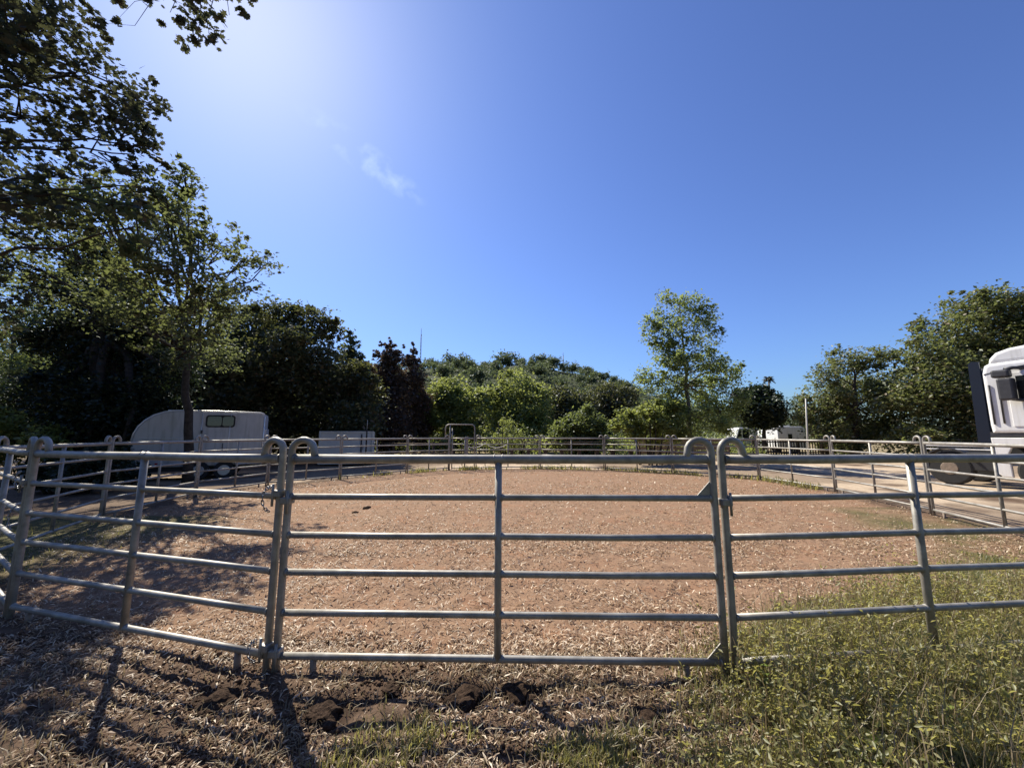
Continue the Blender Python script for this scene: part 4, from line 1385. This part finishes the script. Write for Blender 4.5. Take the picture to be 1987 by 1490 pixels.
# ------------------------------------------------------------------ clods added in place of shade, droppings
def clod(x, y, r, seed, label, name="shade_or_dung_lump", cat="clod"):
    """an irregular dark lump half sunk in the ground, in place of cast shade or as dung"""
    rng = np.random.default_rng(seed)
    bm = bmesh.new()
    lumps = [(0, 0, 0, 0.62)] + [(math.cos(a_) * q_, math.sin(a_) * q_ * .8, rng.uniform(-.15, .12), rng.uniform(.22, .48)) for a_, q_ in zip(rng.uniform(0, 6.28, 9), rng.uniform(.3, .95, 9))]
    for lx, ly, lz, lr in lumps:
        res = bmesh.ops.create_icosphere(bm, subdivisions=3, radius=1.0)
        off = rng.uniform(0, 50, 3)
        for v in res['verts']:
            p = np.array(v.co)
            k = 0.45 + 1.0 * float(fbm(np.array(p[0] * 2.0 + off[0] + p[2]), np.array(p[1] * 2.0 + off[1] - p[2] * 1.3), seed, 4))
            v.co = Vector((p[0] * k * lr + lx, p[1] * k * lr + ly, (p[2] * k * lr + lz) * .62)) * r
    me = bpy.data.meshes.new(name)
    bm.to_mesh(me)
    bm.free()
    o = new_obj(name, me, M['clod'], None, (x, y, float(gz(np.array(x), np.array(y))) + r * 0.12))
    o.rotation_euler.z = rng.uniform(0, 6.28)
    return tag(o, label, cat, "dark clods added as shade under the fence, and droppings")


def gpt(px, py):
    u, v = (px - CX) / F, (CY - py) / F
    f, up = _c - v * _s, _s + v * _c
    d = -CH / (up / f)
    return u / f * d, d


for k, (px, py, r, lb) in enumerate([(908, 1338, .145, "wide dark clod added as shade just left of the centre upright, under the bottom rail"),
                                     (1010, 1330, .125, "dark clod added as shade just right of the foot of the centre upright"),
                                     (757, 1342, .085, "small dark clod added as shade between the centre upright and the left front post"),
                                     (634, 1378, .135, "dark clod added as shade right of the left front post's long shadow"),
                                     (428, 1352, .14, "dark clod added as shade under the right end of the angled left panel"),
                                     (1255, 1385, .11, "dark clod added as shade, half hidden in grass left of the right front post"),
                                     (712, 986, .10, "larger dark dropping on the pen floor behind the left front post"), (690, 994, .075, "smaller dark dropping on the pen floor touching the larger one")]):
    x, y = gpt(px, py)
    clod(x, y, r, 60 + k, lb)  # clods by the fence are added in place of cast shadow; droppings are real


# ------------------------------------------------------------------ straw, grass and weeds
def screen_scatter(n, x0, x1, y0, y1, rng):
    px, py = rng.uniform(x0, x1, n), rng.uniform(y0, y1, n)
    u, v = (px - CX) / F, (CY - py) / F
    f, up = _c - v * _s, _s + v * _c
    d = -CH / (up / f)
    return u / f * d, d


def straw():
    rng = np.random.default_rng(3)
    X, Y = [], []
    for n, y0, y1 in ((40000, 905, 960), (62000, 940, 1080), (80000, 1040, 1300), (64000, 1240, 1560)):
        x, y = screen_scatter(n, -120, 2110, y0, y1, rng)
        X.append(x); Y.append(y)
    x, y = np.concatenate(X), np.concatenate(Y)
    sdv = pen_sd(x, y)
    nn = 0.55 * fbm(x * 1.3, y * 1.3, 41, 3) + 0.45 * fbm(x * 5.5, y * 5.5, 43, 2)
    keep = ((sdv > -0.1) | (y < 3.4)) & (rng.uniform(size=len(x)) < np.where(y < 3.0, (0.04 + 1.9 * np.clip(nn - 0.36, 0, 0.4)) * (0.62 + 0.38 * smooth((x + 1.4) / 1.2)), 0.20 + 2.0 * np.clip(nn - 0.36, 0, 1))) & (rng.uniform(size=len(x)) > m_turf(x, y) * 0.6)
    x, y = x[keep], y[keep]
    on_spot = np.zeros(len(x), bool)  # straw is thinned over the spots painted as shadow
    for hx, hy, hr in SHADE_SPOTS:
        on_spot |= (np.hypot((x - hx) / hr, (y - hy) / (hr * .8)) < 1.0) & (rng.uniform(size=len(x)) < 0.9)
    x, y = x[~on_spot], y[~on_spot]
    n = len(x)
    L = rng.uniform(0.018, 0.07, n) * (0.75 + 0.05 * np.clip(y, 2, 14))
    Wd = L * rng.uniform(0.05, 0.15, n) + 0.0011 * y
    az = rng.uniform(0, 2 * math.pi, n)
    tilt = rng.normal(0, 0.32, n)
    ax = np.stack([np.cos(az) * np.cos(tilt), np.sin(az) * np.cos(tilt), np.sin(tilt)], 1)
    bx = np.stack([-np.sin(az), np.cos(az), rng.normal(0, 0.35, n)], 1)
    C = np.stack([x, y, gz(x, y) + 0.006 + np.abs(np.sin(tilt)) * L * 0.5], 1)
    up = np.array([0, 0, 1.0])
    curl = (L * rng.uniform(0.0, 0.2, n))[:, None]
    V = np.stack([C - ax * L[:, None] / 2 - bx * Wd[:, None] * .2, C - ax * L[:, None] / 2 + bx * Wd[:, None] * .2,
                  C + bx * Wd[:, None] / 2 + up * curl, C - bx * Wd[:, None] / 2 + up * curl,
                  C + ax * L[:, None] / 2], 1)
    me = rep_mesh("straw", V.reshape(-1, 3), [(0, 1, 2, 3), (3, 2, 4)], n, 5)
    o = new_obj("straw", me, M['straw'])
    tag(o, "dry straw and dead leaves strewn over the earth", "straw", kind="stuff")


straw()


def crumbs():
    rng = np.random.default_rng(23)
    x, y = screen_scatter(26000, -150, 1700, 1230, 1600, rng)
    k = rng.uniform(size=len(x)) < smooth((fbm(x * 2.1, y * 2.1, 47, 3) - .36) / .2) * (1 - m_turf(x, y))
    x, y = x[k], y[k]
    n = len(x)
    r = rng.uniform(0.003, 0.011, n) * (1 + 1.2 * (rng.uniform(size=n) < .06))
    T = np.array([[1, 0, 0], [-1, 0, 0], [0, 1, 0], [0, -1, 0], [0, 0, .8], [0, 0, -.8]], float)
    fc = [(0, 2, 4), (2, 1, 4), (1, 3, 4), (3, 0, 4), (2, 0, 5), (1, 2, 5), (3, 1, 5), (0, 3, 5)]
    a_ = rng.uniform(0, 6.28, n)
    V = np.repeat(T[None], n, 0) * rng.uniform(.6, 1.3, (n, 6, 1)) * r[:, None, None]
    X = V[:, :, 0] * np.cos(a_)[:, None] - V[:, :, 1] * np.sin(a_)[:, None]
    Y = V[:, :, 0] * np.sin(a_)[:, None] + V[:, :, 1] * np.cos(a_)[:, None]
    P_ = np.stack([X + x[:, None], Y + y[:, None], V[:, :, 2] + (gz(x, y) + r * .4)[:, None]], 2)
    o = new_obj("soil_crumbs", rep_mesh("soil_crumbs", P_.reshape(-1, 3), fc, n, 6), M['crumb'])
    tag(o, "crumbs of dark earth scattered over the foreground", "soil", kind="stuff")


crumbs()


def blades(name, label, x, y, h, mat, seed, lean=0.5, wid=0.0035):
    rng = np.random.default_rng(seed)
    n = len(x)
    az = rng.uniform(0, 2 * math.pi, n)
    d = np.stack([np.cos(az), np.sin(az), np.zeros(n)], 1)
    s = np.stack([-np.sin(az), np.cos(az), np.zeros(n)], 1)
    ln = np.abs(rng.normal(0, lean, n)) + 0.1
    b = np.stack([x, y, gz(x, y) - 0.01], 1)
    up = np.array([0, 0, 1.0])
    h = h[:, None]
    m1 = b + up * h * 0.55 + d * (ln[:, None] * h * 0.25)
    t = b + up * h * (1 - 0.25 * np.clip(ln, 0, 1.4))[:, None] + d * (ln[:, None] * h * 0.9)
    wv = (wid * rng.uniform(0.7, 1.5, n))[:, None]
    V = np.stack([b - s * wv, b + s * wv, m1 + s * wv * .8, m1 - s * wv * .8, t], 1)
    me = rep_mesh(name, V.reshape(-1, 3), [(0, 1, 2, 3), (3, 2, 4)], n, 5)
    o = new_obj(name, me, mat)
    tag(o, label, "grass", kind="stuff")


def grass():
    rng = np.random.default_rng(8)
    x1, y1 = screen_scatter(190000, 450, 2200, 1150, 1640, rng)
    x2, y2 = screen_scatter(30000, -200, 2200, 930, 1250, rng)
    x3 = rng.uniform(0.8, 6.5, 26000)
    y3 = rng.uniform(1.0, 5.5, 26000)
    x, y = np.concatenate([x1, x2, x3]), np.concatenate([y1, y2, y3])
    k = rng.uniform(size=len(x)) < m_turf(x, y) * (0.5 + 0.9 * smooth((fbm(x * 3.1, y * 3.1, 33, 2) - .35) / .3))
    x, y = x[k], y[k]
    tall = smooth((x - 1.3) / 1.6) * smooth((y - 1.3) / 1.2) * smooth((3.9 - y) / .9)
    h = rng.uniform(0.03, 0.10, len(x)) * (1 + 1.6 * tall)
    blades("grass", "green grass in the foreground and along the right of the pen", x, y, h, M['grass'], 81)
    # dry blades, everywhere in the foreground
    x, y = screen_scatter(42000, -100, 2100, 1270, 1640, rng)
    k = rng.uniform(size=len(x)) < (0.35 + 0.65 * smooth((x + 1.6) / 1.4)) * (0.25 + 0.75 * smooth((fbm(x * 2.4, y * 2.4, 55, 3) - .4) / .25))
    x, y = x[k], y[k]
    blades("dry_grass", "short dead grass blades across the foreground soil", x, y, rng.uniform(0.02, 0.085, len(x)), M['dry_grass'], 82, 0.9, 0.003)
    # tall dry stalks among the weeds on the right
    x = rng.uniform(0.7, 6.0, 5200); y = rng.uniform(1.2, 4.2, 5200)
    k = rng.uniform(size=len(x)) < m_turf(x, y)
    x, y = x[k], y[k]
    blades("dry_grass", "tall dry stalks among the weeds on the right", x, y, rng.uniform(0.12, 0.52, len(x)), M['dry_grass'], 84, 0.4, 0.0021)
    # tufts along the foot of the back of the pen
    xs, ys = [], []
    for i in list(range(5, 13)):
        a_, b_ = PEN[i], PEN[(i + 1) % n_pen]
        m = 500
        t = rng.uniform(0, 1, m)
        jx = rng.normal(0, 0.16, (m, 2))
        xs.append(a_[0] + (b_[0] - a_[0]) * t + jx[:, 0]); ys.append(a_[1] + (b_[1] - a_[1]) * t + jx[:, 1])
    x, y = np.concatenate(xs), np.concatenate(ys)
    k = rng.uniform(size=len(x)) < smooth((fbm(x * 1.5, y * 1.5, 91, 2) - .35) / .3)
    x, y = x[k], y[k]
    blades("grass", "weedy tufts along the foot of the pen's far side", x, y, rng.uniform(0.06, 0.28, len(x)), M['grass'], 83, 0.5, 0.012)


grass()


def weeds():
    rng = np.random.default_rng(14)
    n = 4800
    x = rng.uniform(0.5, 6.2, n)
    y = rng.uniform(1.2, 4.4, n)
    dens = smooth((x - 0.55 - 0.5 * (y - 2.0)) / 0.8) * smooth((3.6 + 0.55 * (x - 2.2) - y) / .6) * smooth((fbm(x * 1.6, y * 1.6, 61, 2) - .25) / .25)
    k = rng.uniform(size=n) < dens
    x, y = x[k], y[k]
    n = len(x)
    h = rng.uniform(0.10, 0.30, n) * (1 + 0.75 * (rng.uniform(size=n) < 0.22))
    per = 20
    t = rng.uniform(0.15, 1, (n, per))
    ang = rng.uniform(0, 6.28, (n, per))
    sp = rng.uniform(0.01, 0.07, (n, per))
    lx = rng.normal(0, 0.35, (n, 1))
    ly = rng.normal(0, 0.35, (n, 1))
    PX = x[:, None] + lx * t * h[:, None] + np.cos(ang) * sp
    PY = y[:, None] + ly * t * h[:, None] + np.sin(ang) * sp
    PZ = gz(x, y)[:, None] + t * h[:, None]
    pts = np.stack([PX, PY, PZ], 2).reshape(-1, 3)
    o = leaf_cloud("weeds", pts, 0.034, rng, M['weed_leaf'], None, aspect=0.42, up=0.2, droop=-.1)
    tag(o, "tangled green weeds growing up through the front right panel", "weeds", kind="stuff")
    # stems
    st = np.stack([np.stack([x, y, gz(x, y)], 1), np.stack([x + lx[:, 0] * h, y + ly[:, 0] * h, gz(x, y) + h], 1)], 1)
    wv = 0.0022
    V = np.stack([st[:, 0] + [wv, 0, 0], st[:, 0] - [wv, 0, 0], st[:, 1] - [wv * .6, 0, 0], st[:, 1] + [wv * .6, 0, 0]], 1)
    me = rep_mesh("weed_stems", V.reshape(-1, 3), [(0, 1, 2, 3)], n, 4)
    so = new_obj("weed_stems", me, M['dry_grass'])
    so.parent = o


weeds()


def weed_plant(px, py, label, s, seed):
    x, y = gpt(px, py)
    rng = np.random.default_rng(seed)
    root = thing("broadleaf_weed", label, "weed", (x, y, float(gz(np.array(x), np.array(y)))), 0, "broad leaved weeds in the grass")
    n = 9
    t = np.linspace(0.3, 1, n)
    ang = np.arange(n) * 2.4
    C = np.stack([np.cos(ang) * .035 * s, np.sin(ang) * .035 * s, t * .13 * s], 1)
    leaf_cloud("leaves", C, 0.06 * s, rng, M['lime_leaf'], root, aspect=0.75, up=0.5)
    MB().tube([(0, 0, -.02), (.004, 0, .07 * s), (0, .004, .13 * s)], 0.003, 5).build("stem", M['weed_leaf'], root)


weed_plant(1690, 1500, "lime green broad leaved weed at the bottom right of the grass", 1.1, 1)
weed_plant(1845, 1425, "pale broad leaved weed in the grass near the right edge", 1.0, 2)
weed_plant(1480, 1335, "pale weed right beside the foot of the right front post", 1.0, 3)
